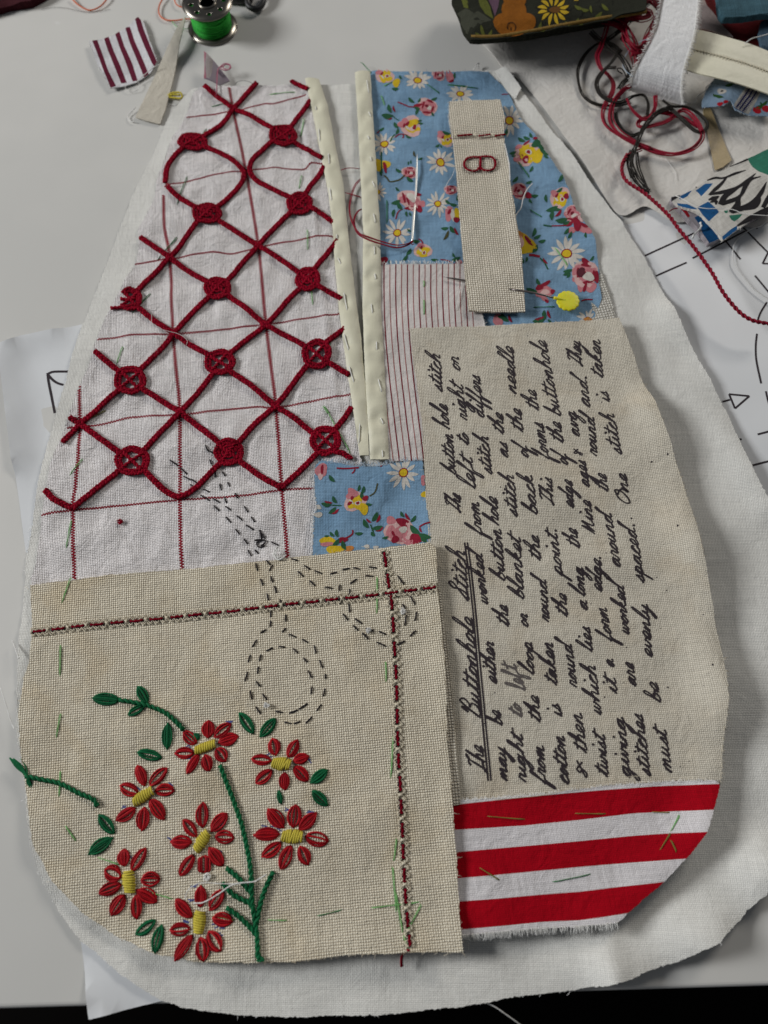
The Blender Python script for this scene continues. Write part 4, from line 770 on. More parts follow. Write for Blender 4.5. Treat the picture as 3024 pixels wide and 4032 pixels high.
for v in (fl('K', 765,255, 860,270, 950,290, 1060,335, 1130,390, 1185,450), fl('K', 140,755, 230,775, 370,805, 500,870, 590,910, 618,955), fl('p', 862,3013, 904,3124, 946,3239, 972,3353, 986,3444, 990,3560, 1003,3640, 1012,3700, 1018,3775),
          fl('p', 887,3420, 939,3462, 975,3504, 990,3520), fl('p', 872,3480, 920,3528, 981,3560, 996,3590), fl('p', 889,3577, 946,3619, 1000,3674, 1010,3690), fl('p', 1074,3435, 1041,3504, 1020,3576, 1008,3640)):
    link_part('embroidered_stem', linen, lambda mb: rope(mb, lin.at(catmull(v, 8), .45), .30, .38, T_grn, 2, 3.0))
def tuft(mb):
    for j in range(20):
        e_ = random.choice(fl('K', 35,635, 60,640, 100,705, 178,848, 165,840, 110,640)); (x0, y0), = fl('K', 155+RS.uniform(-8, 8), 755+RS.uniform(-10, 10)); xm = ((x0+e_[0])/2+RS.uniform(-8, 8), (y0+e_[1])/2+RS.uniform(-8, 8))
        P = lin.at(catmull([(x0, y0), xm, e_], 5), .5); P[:, 2] += np.linspace(0, -.8, len(P)); mb.tube(P, .17, T_grn, 5)
link_part('thread_tuft', linen, tuft)
link_part('thread_knot', linen, lambda mb: [mb.tube(lin.at(catmull(fl('O', 190+6*j,470, 205+5*j,445+6*j, 225,450, 232,470-4*j), 5), .6), .3, T_grn, 6) for j in range(4)])
# charcoal running stitches of the drawn scissors
RSX = dict(handle_outer=[(432,337,415,348),(403,370,390,392),(383,417,377,440),(375,470,367,500),(383,530,388,557),(400,580,415,602),(490,628,512,633),(520,633,540,626),(557,632,577,612),(591,593,606,573),(613,547,617,524),(619,492,618,478),(610,458,600,433),(590,412,583,388),(563,378,545,367),(527,362,503,351),(483,345,494,333)],
 handle_inner=[(413,436,416,416),(433,405,453,395),(472,390,492,393),(518,397,532,411),(550,427,562,440),(565,467,577,490),(577,517,574,541),(563,570,535,588),(532,590,505,600),(485,598,462,594),(435,558,421,540),(414,516,401,500),(405,476,409,455)],
 shank=[(400,128,405,152),(415,178,423,198),(435,225,441,245),(447,278,447,298),(447,310,445,328),(432,118,445,133),(452,133,442,152),(447,170,453,188),(458,200,466,222),(475,243,490,265),(494,290,494,312)],
 second_handle=[(512,115,533,122),(553,137,572,150),(585,153,608,163),(634,164,655,159),(673,151,695,147),(707,145,727,150),(757,143,780,147),(533,155,550,172),(570,185,588,202),(617,205,643,210),(664,198,664,217),(697,195,717,180),(745,170,770,172),(695,212,697,235),(802,140,822,158),(845,172,865,200),(801,188,812,203),(825,220,850,240),(860,262,870,275),(873,295,868,328),(885,236,900,262),(905,285,900,313),(902,343,885,360),(868,375,845,387),(692,258,697,285),(675,290,690,310),(707,327,722,342),(735,350,755,370),(712,305,735,322),(787,345,810,355),(780,378,810,392),(745,335,770,343),(664,235,668,260)])
for nm, L_ in RSX.items():
    for v in L_: a, b = fl('X', *v); link_part('running_stitch', linen, lambda mb: stitch(mb, lin, a, b, .22, T_blk, .2))
mb = MB()
for v in [(180,420,200,460),(190,450,230,470),(205,510,225,550),(245,590,252,628),(290,590,310,620),(275,670,283,712),(325,660,340,690),(305,760,320,800),(375,735,395,770),(235,815,272,850),(310,820,350,848),(435,820,460,860),(385,882,425,915),(315,890,350,930),(480,890,505,925),(445,943,497,975),(378,970,405,1003),(533,975,570,1030),(430,1030,455,1062),(455,1100,480,1140),(500,1100,525,1125),(10,560,60,608),(35,620,80,645),(85,640,125,665),(80,675,125,705),(165,705,208,728),(150,745,210,785),(230,770,275,795),(-52,517,0,552),(540,975,545,1030),(610,1050,660,1075),(500,1040,550,1035)]:
    a, b = fl('I', *v); link_part('running_stitch', checked, lambda m2: stitch(m2, chk, a, b, .21, T_blk, .24))
mb.tube(chk.at(catmull(fl('I', 540,1075, 565,1062, 570,1040, 535,1042, 515,1060, 530,1085, 570,1075), 6), .3), .2, T_blk, 5)
mb.build('stitched_knot', checked)

# ---- linen tab with initial
tab_out = fl('p', 1782,549, 1797,700, 1812,900, 1830,1081, 1846,1226, 1950,1232, 2067,1230, 2060,1120, 2053,1017, 2031,890, 2023,820, 2006,720, 2001,650, 1985,575, 1984,545)
tb = Cloth(tab_out, 3.4, M_tab, .9, jag=.04, wr=.07, wseed=27, ang=((1797, 700), (2003, 690)), thick=.7, fuzz=T_linf, fuzzd=.8, fuzzl=(.15, .5),
           lifts=((fl('p', 2006,720, 2031,890, 2050,1000), .9, 3.5), (fl('p', 1850, 1110, 2010, 1140), -.35, 3.), (fl('p', 1785, 545, 1984, 540), -.6, 1.6)), extra=lambda x, y: .9*np.clip((y-0)/200, 0, 1))
tb.surface(); tab = tb.mb.build('linen_tab', pocket, tb.ang)
tb2 = Cloth(fl('p', 1770,396, 1850,392, 1970,392, 1978,430, 1988,470, 1984,505, 1985,540, 1880,546, 1784,548, 1768,470), 4.3, M_tab, .9, jag=.03, wr=.06, wseed=28, ang=((1797, 700), (2003, 690)), thick=1.2, fuzz=T_linf, fuzzd=.6, fuzzl=(.15, .6), lifts=((fl('p', 1785, 550, 1984, 542), -.8, 1.6),))
tb2.surface()
tb2.fringe(fl('p', 1768,400, 1768,470, 1782,530), .9, T_wht, 2.2, .06)
tb2.mb.build('tab_fold', tab, tb2.ang)
mb = MB()
for a, b in ((1800, 1858), (1884, 1930), (1948, 1988)): P = tb.at([(a, 545), ((a+b)/2, 542), (b, 539)], .75); P[:, 2] = np.maximum(P[:, 2], 5.0); rope(mb, P, .16, .2, T_crim, 2, 2.5)
for a in (1793, 1870, 1940): 
    P = tb.at([(a-5, 535), (a+2, 548), (a+8, 537)], .9); mb.tube(P, .2, T_cream, 5)
mb.build('fold_stitching', tab)
def bletter(mb):
    L1 = catmull(fl('C', 445,1492, 390,1492, 335,1500, 302,1540, 305,1590, 350,1620, 410,1618, 440,1590, 452,1555, 447,1500), 6); L2 = catmull(fl('C', 447,1492, 500,1487, 555,1495, 588,1535, 580,1590, 540,1612, 480,1612, 455,1590), 6)
    for P in (L1, L2, fl('C', 448,1492, 450,1612)): braid(mb, tb.at(P, .5), .2, .22, T_crim, 1.9, .14)
link_part('initial_letter', tab, bletter, label='crimson chain-stitched letter B lying on its side')
link_part('edge_thread', tab, lambda mb: rope(mb, tb.at(catmull(fl('u', 130,1130, 165,1270, 195,1420, 200,1560, 200,1680), 6), .2), .1, .12, T_wht, 2, 2))

# ---- tacking (basting) stitches through all layers
BST = [('A',chk,T_bas2,1375,690,1520,672),('A',chk,T_bas2,1350,835,1275,965),('A',chk,T_bas2,1220,1140,1155,1345),('A',chk,T_bas2,1155,1545,1115,1600),
 ('Y',chk,T_bas,845,250,1070,242),('Y',chk,T_bas,1135,450,1105,600),('Y',chk,T_bas,1115,905,1095,1035),('Y',chk,T_bas,1160,1355,1165,1525),
 ('H',chk,T_bas2,1155,60,1020,215),('H',chk,T_bas2,985,415,865,560),('H',chk,T_bas,805,770,765,890),('H',chk,T_basb,690,1180,565,1250),('H',chk,T_bas,540,1500,460,1620),
 ('p',chk,T_bas,1218,1070,1232,1205),('p',chk,T_bas2,1302,1335,1290,1460),('I',chk,T_bas,945,140,1135,490),('p',chk,T_bas,1270,1600,1290,1630),
 ('J',chk,T_bas,465,570,435,770),('J',lin,T_bas,440,935,380,1115),('J',lin,T_bas,375,1375,370,1600),('K',lin,T_bas,375,335,342,510),('K',lin,T_bas,365,715,365,900),('K',lin,T_bas,405,1080,475,1190),('K',lin,T_bas,610,1290,770,1345),
 ('N',lin,T_bas,965,362,1115,410),('N',lin,T_basb,1370,515,1540,545),('O',lin,T_bas,245,208,380,215),('O',lin,T_bas2,570,182,745,140),('O',lin,T_bas,920,127,1260,85),('O',lin,T_bas,1085,0,1140,300),('O',lin,T_bas,1140,300,1175,390),('O',lin,T_bas,1260,90,1140,330),
 ('L',lin,T_bas,1190,0,1195,145),('L',lin,T_bas,1240,485,1225,780),('L',lin,T_bas,1262,1160,1245,1320),('L',lin,T_bas,1235,1340,1262,1659),('I',lin,T_bas,1300,1265,1300,1530),
 ('M',red,T_basb,295,433,515,453),('M',red,T_basb,775,418,955,422),('M',red,T_basb,1198,410,1300,415),('M',red,T_bas,1345,420,1295,520),('M',red,T_basb,1295,520,1235,620),('M',red,T_basb,1293,560,1322,632),('M',red,T_basb,258,712,372,787),('M',red,T_bas2,650,793,873,748),
 ('s',flo,T_bas,290,295,430,240),('s',flo,T_bas2,985,250,1215,415),('s',flo,T_bas,245,440,310,610),('s',flo,T_bas2,1320,265,1659,295),('t',flo,T_bas2,340,350,345,760),('u',flo,T_bas2,320,1340,500,1610),('v',flo,T_bas2,490,70,680,215),('v',flo,T_bas,850,620,1060,940),('v',flo,T_bas2,540,1500,880,1520),
 ('G',stp,T_bas,610,340,612,385),('G',stp,T_bas,610,460,612,575),('B',flo,T_bas2,862,405,935,488),('B',flo,T_bas2,1430,555,1640,580)]
for k, cl_, m, *v in BST:
    a, b = fl(k, *v)
    link_part('tacking_stitch', pocket, lambda mb: (stitch(mb, cl_, a, b, .10, m, .22 if cl_ is not chk else .3), stitch(mb, cl_, (a[0]+4, a[1]+2), (b[0]+2, b[1]-3), .07, m, .2)))

# ================= THINGS LYING ON THE POCKET =================
M_steel = plain('polished_steel', (.86, .85, .80), .42, .85); M_dsteel = plain('dark_steel_wire', (.22, .19, .18), .35, .9)
nd = empty('threaded_needle', 'steel needle pushed through the blue floral cloth with a doubled crimson thread in its eye', 'needle')
Pn = flo.at(fl('B', 1231,1032, 1228,1150, 1223,1268, 1219,1300, 1217,1345, 1212,1400, 1206,1480, 1199,1592), 0); Pn[:, 2] += [1.2, .9, .15, -.25, -.25, .2, .7, 1.0]
link_part('needle_shaft', nd, lambda mb: mb.tube(catmull(Pn, 5), np.interp(np.linspace(0, 1, 36), [0, .1, .5, .9, 1], [.1, .34, .42, .46, .34]), M_steel, 8))
zs = lambda P, z: np.c_[unp(*np.array(P).T, z), np.full(len(P), float(z))]
def zpath(P, Z):                         # px path with explicit heights
    return catmull(np.array([[*unp(p[0], p[1], z), z] for p, z in zip(P, Z)]), 8)
def nthread(mb):
    p = zpath(fl('B', 1205,1570, 1170,1592, 1100,1602, 1000,1578, 920,1550, 850,1522, 805,1450, 788,1370, 800,1290, 825,1215, 862,1172), [3.4,3.8,3.9,4.3,4.6,4.2,2.6,2.2,2.2,2.2,2.2])
    strands(mb, p, .16, .14, T_flr, 3, seed=1); 
    p = zpath(fl('B', 1205,1576, 1160,1605, 1090,1618, 990,1592, 900,1560, 840,1520, 820,1440, 845,1385, 870,1370), [3.3,3.5,3.7,4.1,4.4,3.4,2.3,2.3,2.2]); strands(mb, p, .15, .14, T_flr, 3, seed=2)
    strands(mb, zpath(fl('B', 735,1112, 790,1098, 857,1104), [2.2,2.6,2.3]), .06, .12, T_flr, 2, seed=3); strands(mb, zpath(fl('B', 760,1262, 800,1272, 865,1292), [2.2,2.6,2.3]), .14, .13, T_flr, 3, seed=5)
    mb.tube(zpath(fl('B', 1205,1570, 1196,1582, 1200,1600, 1210,1592), [3.4,3.9,3.4,3.2]), .13, T_flr, 5)
link_part('needle_thread', nd, nthread)

pin = empty('flat_head_pin', 'steel pin with round scalloped yellow plastic head stuck through the linen tab', 'pin')
hx, hy = 2236, 1185; hc = np.array([*unp(hx, hy, 4.4), 4.4])
def head(mb):
    n = 96; t = np.linspace(0, 2*math.pi, n, endpoint=False); R0 = 3.68*(1+.085*np.abs(np.cos(t*6.5+.3))**.8-.06)
    rings = []
    for f, z in ((0.0, .38), (.5, .38), (.9, .36), (.97, .28), (1.0, .0), (.97, -.28), (.9, -.36), (0.0, -.36)): rings.append(np.c_[hc[0]+R0*f*np.cos(t), hc[1]+R0*f*np.sin(t), hc[2]+z+0*t])
    V = np.vstack(rings); F = [(k*n+i, (k+1)*n+i, (k+1)*n+(i+1) % n, k*n+(i+1) % n) for k in range(7) for i in range(n)]; mb.add(V, F, plain('yellow_plastic', (.62, .58, .012), .45, spec=.4, var=.05, sss=.2))
    s0 = np.array([*unp(2180, 1173, 4.7), 4.78]); s1 = np.array([*unp(2228, 1182, 4.7), 4.7]); mb.tube(np.linspace(s0, s1, 8), [.5, .52, .5, .46, .4, .3, .2, .1], MATS['yellow_plastic'], 10)
link_part('pin_head', pin, head)
def shaft(mb):
    a = tb.at([(2012, 1143)], .05)[0]; b = np.array([*unp(2185, 1174, 4.6), 4.6]); P = np.linspace(a, b, 8); P[:, 2] += .5*np.sin(np.linspace(0, math.pi, 8)); mb.tube(P, .30, M_dsteel, 8)
    a2 = np.array([*unp(1746, 1090, 3.5), 3.5]); b2 = np.array([*unp(1852, 1108, 3.9), 3.9]); mb.tube(np.linspace(a2, b2, 6), [.08, .2, .28, .3, .3, .3], M_dsteel, 8)
    P = np.vstack([b2, tb.at([(1900, 1118)], -.9)[0], tb.at([(1960, 1132)], -.9)[0], a]); mb.tube(P, .2, M_dsteel, 6)
link_part('pin_shaft', pin, shaft)

def loose(name, label, P, Z, r, m, n=2, R=None, cat='thread', **k):
    mb = MB(); P3 = zpath(P, Z)
    if n == 1: mb.tube(P3, r, m, 5)
    elif n <= 3: rope(mb, P3, R or r*.8, r, m, n, r*9, .4)
    else: strands(mb, P3, R or r*2, r, m, n, seed=len(P))
    return mb.build(name, label=label, category=cat, **k)
loose('loose_thread', 'twisted white thread curling beside the right edge of the linen tab', fl('u', 540,1670, 460,1760, 405,1890, 375,2020)+fl('v', 330,130, 290,200, 280,300), [3.4,3.6,3.8,3.9,4.0,4.2,4.2], .13, T_wht)
loose('loose_thread', 'fine cream thread curving over the stems of the lowest red flowers', fl('N', 1210,400, 1225,345, 1280,302, 1340,292, 1450,298, 1560,300), [4.8,5.2,5.4,5.3,5.2,5.2], .08, T_wht)
loose('loose_thread', 'thick cream thread lying across the lowest red flower up to the branching green stem', fl('N', 1265,425, 1330,420, 1420,370, 1500,315, 1560,295, 1659,285)+fl('L', 360,1432, 412,1400), [5.2,5.6,5.8,5.8,5.7,5.7,5.6,5.4], .12, T_wht)
loose('loose_thread', 'hair-thin white thread across the middle left of the crimson lattice', fl('H', 990,560, 1000,640, 1080,665, 1170,690, 1222,730, 1215,765), [3,3.4,3.6,3.6,3.4,3.2], .06, T_wht, 1)
loose('loose_thread', 'short white thread hanging over a check line at the middle left', fl('H', 1018,700, 1020,760, 1035,845), [2.8,3.2,2.8], .06, T_wht, 1)
loose('loose_thread', 'white thread along the frayed top of the red striped cloth', fl('M', 330,345, 600,320, 760,285, 900,262, 1020,228, 1130,215, 1200,222), [5.0,5.0,5.2,5.3,5.2,5.0,4.9], .07, T_cream, 1)
loose('loose_thread', 'pale pink thread on the fine striped cloth by the left side of the tab', fl('G', 860,345, 845,420, 820,530), [3.6,3.6,3.4], .09, T_lpk if 'T_lpk' in globals() else T_wht, 1)
loose('loose_thread', 'cream thread loop on the left edge of the tab near the letter', fl('B', 1478,1100, 1460,1150, 1430,1195, 1418,1225), [4.4,3.6,3.2,3.0], .09, T_wht, 1)
loose('loose_thread', 'white crimped thread sticking out over the left edge above the green tuft', fl('K', 5,180, 20,230, 45,310, 75,410, 95,450), [2.,2.4,2.6,3,3.5], .1, T_wht)
loose('loose_thread', 'white crimped thread standing out from the left edge of the linen panel', fl('J', 80,1365, 95,1400, 108,1440, 125,1480), [2.,2.4,2.8,3.2], .12, T_wht)
loose('loose_thread', 'fine white hair beside the upper left of the red lattice', fl('A', 1130,1190, 1085,1215, 1085,1270, 1110,1330, 1140,1400, 1150,1480, 1130,1560), [3.2,3.4,3.2,3.0,3,3,2.8], .05, T_wht, 1)
loose('loose_thread', 'white thread hanging off the bottom hem over the dark floor', fl('M', 300,1450, 350,1475, 400,1510, 470,1560, 520,1600), [.6,.2,-.5,-2,-4], .11, T_wht)
def lint(name_label, k, x, y, r, cl_, m):
    mb = MB(); (cx, cy), = fl(k, x, y)
    for j in range(26):
        a, b2 = RS.uniform(0, 6.3), RS.uniform(.2, 1)*r; P = [(cx+b2*math.cos(a+t)*(1-.3*t)+RS.uniform(-3, 3), cy+b2*math.sin(a+t)*(.9)+RS.uniform(-3, 3)) for t in (0, .8, 1.7)]
        P3 = cl_.at(catmull(P, 4), .2); P3[:, 2] += RS.uniform(0, .7); mb.tube(P3, .11, m, 4)
    mb.build('lint_tuft', label=name_label, category='lint', group='bits of fluff on the patchwork')
lint('white tissue-like fluff where the black stitching meets the linen hem', 'I', 655, 1115, 32, lin, T_wht)
lint('white fluff between the two lower red flowers', 'N', 1345, 262, 20, lin, T_wht)
lint('small white fluff at the bottom left of the stitched oval', 'L', 412, 292, 12, lin, T_wht)
lint('tiny red fibre on the white checked cloth below the lattice', 'J', 785, 590, 13, chk, T_crim)
lint('small white fluff beside the crossing of the laced stitching', 'I', 1470, 1505, 13, lin, T_wht)
lint('pale fluff ball in the middle of the oval of the right stitched loop', 'I', 1245, 1630, 12, lin, T_wht)

# ================= THINGS ON THE TABLE, LEFT =================
M_sc = Cloth(fl('A', 585,285, 735,232, 830,182, 905,122, 945,160, 985,290, 1030,410, 985,478, 905,530, 830,562, 725,588, 660,470, 615,370), .5, M_scw, .9, jag=.06, wr=.12, wseed=31, ang=fl('A', 725,588, 605,272), fuzz=T_wht, fuzzd=1.6, lifts=((fl('A', 585,285, 725,588), .9, 4), (fl('A', 905, 122, 1030, 410), .8, 4)), und=.4)
for a in ((605,273, 637,265, 672,360, 710,470, 762,570, 727,584, 680,470, 640,360), (677,244, 709,236, 742,330, 790,440, 828,540, 793,548, 750,440, 705,330), (748,212, 780,206, 812,300, 862,410, 900,528, 866,532, 822,410, 778,300), (818,183, 850,177, 880,270, 925,370, 975,492, 942,506, 890,380, 848,280), (885,133, 917,120, 945,210, 985,310, 1028,412, 1012,445, 995,420, 950,320, 905,210)): M_sc.zone(fl('A', *a), M_mar)
M_sc.surface(); M_sc.fringe(fl('A', 585,285, 660,470, 725,588), .6, T_wht, 3, .06); M_sc.mb.build('fabric_scrap', label='small white scrap of cloth with five maroon stripes left of the bobbin', category='fabric scrap')
tri = Cloth(fl('A', 1222,148, 1205,232, 1170,362, 1140,480, 1110,600, 1075,730, 1045,808, 960,790, 885,765, 940,650, 1000,520, 1040,430, 1120,310, 1180,190), .7, fabric('cream_herringbone_ribbon', (.56, .52, .44), (.44, .40, .33), .5, .4, slub=.05), .9, jag=.02, wr=.06, wseed=33, ang=fl('A', 885,765, 1225,145), thick=.5, und=.4, lifts=((fl('A', 1222, 148, 1150, 300), 2.5, 8),), fuzz=T_wht, fuzzd=.4)
tri.surface(); tri.mb.build('ribbon_scrap', tri and None, tri.ang, label='tapering cream ribbon offcut pointing at the bobbin', category='ribbon')
loose('loose_thread', 'white thread trailing from the maroon striped scrap', fl('A', 1040,420, 990,450, 930,500, 890,540), [2.5,2,1.6,1.2], .1, T_wht)
loose('loose_thread', 'curled white thread below the maroon striped scrap', fl('A', 820,545, 822,585, 850,600, 895,590, 912,560, 900,530), [1.2,.8,.6,.8,1,1.2], .09, T_wht, 1)
loose('loose_thread', 'frayed white thread at the wide end of the cream ribbon', fl('A', 885,700, 860,730, 835,760, 850,790, 880,795), [1,.7,.6,.6,.8], .1, T_wht, 3)
loose('loose_thread', 'orange thread loop at the top edge left of the bobbin', fl('A', 460,-20, 500,22, 550,55, 595,66, 650,45, 690,5, 710,-30), [1,.8,.6,.6,.8,1,1], .17, T_orng)
loose('loose_thread', 'orange thread loop running under the bobbin', fl('A', 1070,-20, 1040,40, 1042,95, 1080,128, 1140,134, 1225,124, 1300,130), [1,.8,.7,.7,.7,.7,.6], .17, T_orng)
loose('loose_thread', 'short orange thread beside the upper bobbin disc', fl('A', 1135,-20, 1148,20, 1165,38, 1195,48), [1,1,1,1], .15, T_orng)
loose('loose_thread', 'thin green thread end leading out of the bobbin to the left', fl('A', 1125,140, 1150,170, 1190,188, 1235,186), [.6,.8,1.2,2.4], .1, T_kg, 1)
loose('loose_thread', 'grey hair thread lying above the maroon striped scrap', fl('A', 270,62, 350,48, 430,52, 520,72, 620,78, 720,60), [.3]*6, .05, T_inkg if 'T_inkg' in globals() else T_blk, 1)
# bobbin
bob = empty('thread_bobbin', 'metal sewing machine bobbin with round holes wound with bright green thread', 'bobbin')
bc = unp(839, 112, 0.); BR, BH = 9.0, 10.0
def disc(mb, z):
    t = np.linspace(0, 2*math.pi, 72, endpoint=False); vs = [(BR*math.cos(a), BR*math.sin(a)) for a in t]; E = [(i, (i+1) % 72) for i in range(72)]; holes = []
    for (cx, cy, r, n) in [(0, 0, 2.8, 36)]+[(5.95*math.cos(a+.2), 5.95*math.sin(a+.2), 1.05, 16) for a in np.arange(8)*math.pi/4]:
        b = len(vs); tt = np.linspace(0, 2*math.pi, n, endpoint=False); vs += [(cx+r*math.cos(a), cy+r*math.sin(a)) for a in tt]; E += [(b+i, b+(i+1) % n) for i in range(n)]; holes.append((cx, cy, r))
    r_ = delaunay_2d_cdt([Vector(v) for v in vs], E, [], 0, 1e-6); V = np.array([tuple(v) for v in r_[0]]); F = []
    for f in r_[2]:
        cx, cy = V[list(f)].mean(0)
        if all((cx-hx_)**2+(cy-hy_)**2 > hr*hr*.93 for hx_, hy_, hr in holes): F.append(f)
    V3 = np.c_[V+bc, np.full(len(V), z)]; n = len(V3)
    mb.add(np.vstack([V3+[0, 0, .25], V3-[0, 0, .25]]), [tuple(f) for f in F]+[tuple(n+i for i in f[::-1]) for f in F]+[(i, (i+1) % 72, n+(i+1) % 72, n+i)[::-1] for i in range(72)], M_bob)
    for (cx, cy, r) in holes+[(0, 0, BR)]:
        tt = np.linspace(0, 2*math.pi, 40); mb.tube(np.c_[bc[0]+cx+r*np.cos(tt), bc[1]+cy+r*np.sin(tt), np.full(40, z)], .28 if r < 9 else .3, M_bob, 6)
    tt = np.linspace(0, 2*math.pi, 40); mb.tube(np.c_[bc[0]+3.0*np.cos(tt), bc[1]+3.0*np.sin(tt), np.full(40, z+.35)], .38, M_bob, 8)
M_bob = plain('nickel_plated_steel', (.24, .22, .19), .32, 1.0, var=.25)
for z in (.55, BH): link_part('bobbin_disc', bob, lambda mb: disc(mb, z))
def core(mb):
    n = 32; t = np.linspace(0, 2*math.pi, n, endpoint=False); V = np.vstack([np.c_[bc[0]+2.9*np.cos(t), bc[1]+2.9*np.sin(t), np.full(n, z)] for z in (.5, BH)]); mb.add(V, [(i, n+i, n+(i+1) % n, (i+1) % n) for i in range(n)]+[(i, (i+1) % n, n+(i+1) % n, n+i) for i in range(n)], M_bob)
link_part('bobbin_core', bob, core)
def wound(mb):
    t = np.arange(0, 2*math.pi*34, .22); z = 5.2+4.2*np.sin(t/ (2*math.pi*34)*math.pi*3-1.2); R_ = 7.1-.28*np.abs(z-5.5)*.3+.12*np.sin(t*.37)+.1*np.sin(t*1.3)
    mb.tube(np.c_[bc[0]+R_*np.cos(t), bc[1]+R_*np.sin(t), z], .24, T_kg, 5)
    n = 40; a = np.linspace(0, 2*math.pi, n, endpoint=False); zz = (.9, 3, 5.2, 7.4, 9.6); rr = (6.6, 6.9, 7.0, 6.9, 6.6)
    V = np.vstack([np.c_[bc[0]+3*np.cos(a), bc[1]+3*np.sin(a), np.full(n, .9)]]+[np.c_[bc[0]+r*np.cos(a), bc[1]+r*np.sin(a), np.full(n, z)] for z, r in zip(zz, rr)]+[np.c_[bc[0]+3*np.cos(a), bc[1]+3*np.sin(a), np.full(n, 9.6)]])
    mb.add(V, [(k*n+i, k*n+(i+1) % n, (k+1)*n+(i+1) % n, (k+1)*n+i) for k in range(6) for i in range(n)], T_kg)
    for z in np.arange(1.1, 9.5, .62): tt = np.linspace(0, 2*math.pi, 60); mb.tube(np.c_[bc[0]+(7.0+.1*math.sin(z*9))*np.cos(tt), bc[1]+7.0*np.sin(tt), z+.5*np.sin(tt+z*3)], .26, T_kg2 if int(z*10) % 2 else T_kg, 5)
link_part('wound_thread', bob, wound)
# small things near the top of the checked cloth
tri2 = Cloth(fl('A', 1345,388, 1362,400, 1430,455, 1502,530, 1440,575, 1345,565, 1350,470), 1.0, plain('grey_violet_organza', (.25, .20, .25), .6, tr=.85), 1.0, jag=.02, wr=.1, wseed=37, und=.2, lifts=((fl('A', 1350,390, 1350,560), 3.5, 5),))
tri2.zone(fl('A', 1340,385, 1362,400, 1352,470, 1362,570, 1335,570), fabric('dusty_pink_edge', (.40, .16, .20), pitch=.5)); tri2.zone(fl('A', 1362,400, 1400,430, 1395,520, 1380,560, 1362,560, 1355,470), fabric('pale_lilac_fold', (.42, .37, .36), pitch=.5))
tri2.surface(); tri2.mb.build('organza_scrap', label='tiny grey violet triangle of cloth with pink edge behind the checked panel', category='fabric scrap')
loose('loose_thread', 'pink thread knotted into a loopy bow above the checked panel', fl('A', 1412,640, 1415,590, 1418,520, 1425,455, 1445,430, 1470,415, 1505,425, 1490,455, 1455,440, 1480,420, 1510,440, 1475,460, 1440,445, 1465,425), [2.4,3,3.2,3.4,3.6,3.8,3.6,3.4,3.6,3.9,3.6,3.4,3.6,3.8], .13, T_pink)
loose('loose_thread', 'yellow thread loops between the cream ribbon and the checked panel', fl('A', 1095,622, 1130,606, 1180,606, 1188,640, 1150,640, 1100,632, 1130,618, 1175,620), [.8,1,1.4,1.2,1,.8,1.2,1.4], .22, T_yel)
loose('loose_thread', 'grey thread ring below the yellow loops', fl('A', 1085,640, 1090,675, 1130,692, 1170,675, 1180,640), [.4]*5, .07, T_blk, 1)
loose('loose_thread', 'fine grey hoop of thread over the top of the checked panel', fl('A', 1535,560, 1550,535, 1590,527, 1630,535, 1650,548), [2,2.2,2.4,2.2,2], .07, T_blk, 1)
# black cable at the top edge
cb = MB(); cb.tube(zpath(fl('B', 110,-60, 120,-5, 132,40, 172,60, 208,45, 228,5, 235,-60), [2.5,2,1.6,1.6,1.6,2,2.5]), 1.1, plain('black_rubber', (.012, .012, .012), .45), 12); cb.tube(zpath(fl('B', -160,-70, -60,-28, 30,-14, 90,-12, 150,-40), [2]*5), 2.0, MATS['black_rubber'], 12)
cb.build('black_cable', label='black rubber cable looping at the top edge behind the bobbin', category='cable')
dk = Cloth(fl('p', -200,-260, 240,-240, 190,-30, 120,8, 30,22, -60,50, -300,80), 2., fabric('dark_wine_cloth', (.05, .008, .012), pitch=.6), 2., jag=.03, wr=.3, wseed=39, thick=4.)
dk.surface(); dk.mb.build('fabric_pile', label='dark wine red cloth at the very top left corner', category='fabric')

# ================= THINGS ON THE TABLE, RIGHT =================
cal = Cloth(fl('p', 1870,60, 2200,-200, 3300,-300, 3400,500, 3300,760, 3100,830, 2960,900, 2800,850, 2660,880, 2540,820, 2440,850, 2330,700, 2180,480, 2060,330, 1960,250), .35, fabric('crumpled_calico', (.64, .615, .57), (.54, .51, .47), .45, .2, slub=.05), 1.6, jag=.03, wr=.30, wseed=41, wl=(14, 40), thick=.2, und=.0, smooth=True,
            extra=lambda x, y: .45+.5*np.abs(np.sin(.11*x+.05*y+1.2*np.sin(.06*y)))**3)
cal.surface(); cal.mb.build('loose_cloth', None, .5, label='crumpled plain cream cloth lying under the floss at the upper right', category='cloth')
# printed pouch
pz = 15.
M_pdk = fabric('dark_botanical_cotton', (.020, .021, .013), (.012, .013, .008), .5, .3)
po = Cloth(fl('C', 185,-260, 190,0, 232,95, 268,180, 295,275, 318,312, 365,338, 600,335, 900,288, 1200,230, 1659,150, 2000,95, 2000,-260), pz, M_pdk, 1.4, jag=.02, wr=.15, wseed=43, thick=.5, und=.6, ang=fl('C', 365,338, 1659,150), lifts=((fl('C', 190,0, 300,290, 365,338, 1659,150), -1.5, 3.),))
po.surface(); c = po
PRn = lambda n, q: fabric('pouch_'+n, q, pitch=.5)
Po, Pg2, Py2, Pv, Pk, Pg3 = PRn('orange', (.24, .08, .006)), PRn('leaf', (.10, .11, .02)), PRn('sun_yellow', (.50, .33, .02)), PRn('violet', (.11, .06, .09)), PRn('black', (.008, .007, .006)), PRn('grey_green', (.05, .052, .036))
for bx, by, brx, bry in ((760,200,180,110), (770,90,120,110), (770,0,110,70), (880,190,90,75)): c.poly(blob(*fl('C', bx, by)[0], brx*.42, bry*.42, 0, 18, .04), Po, 4)
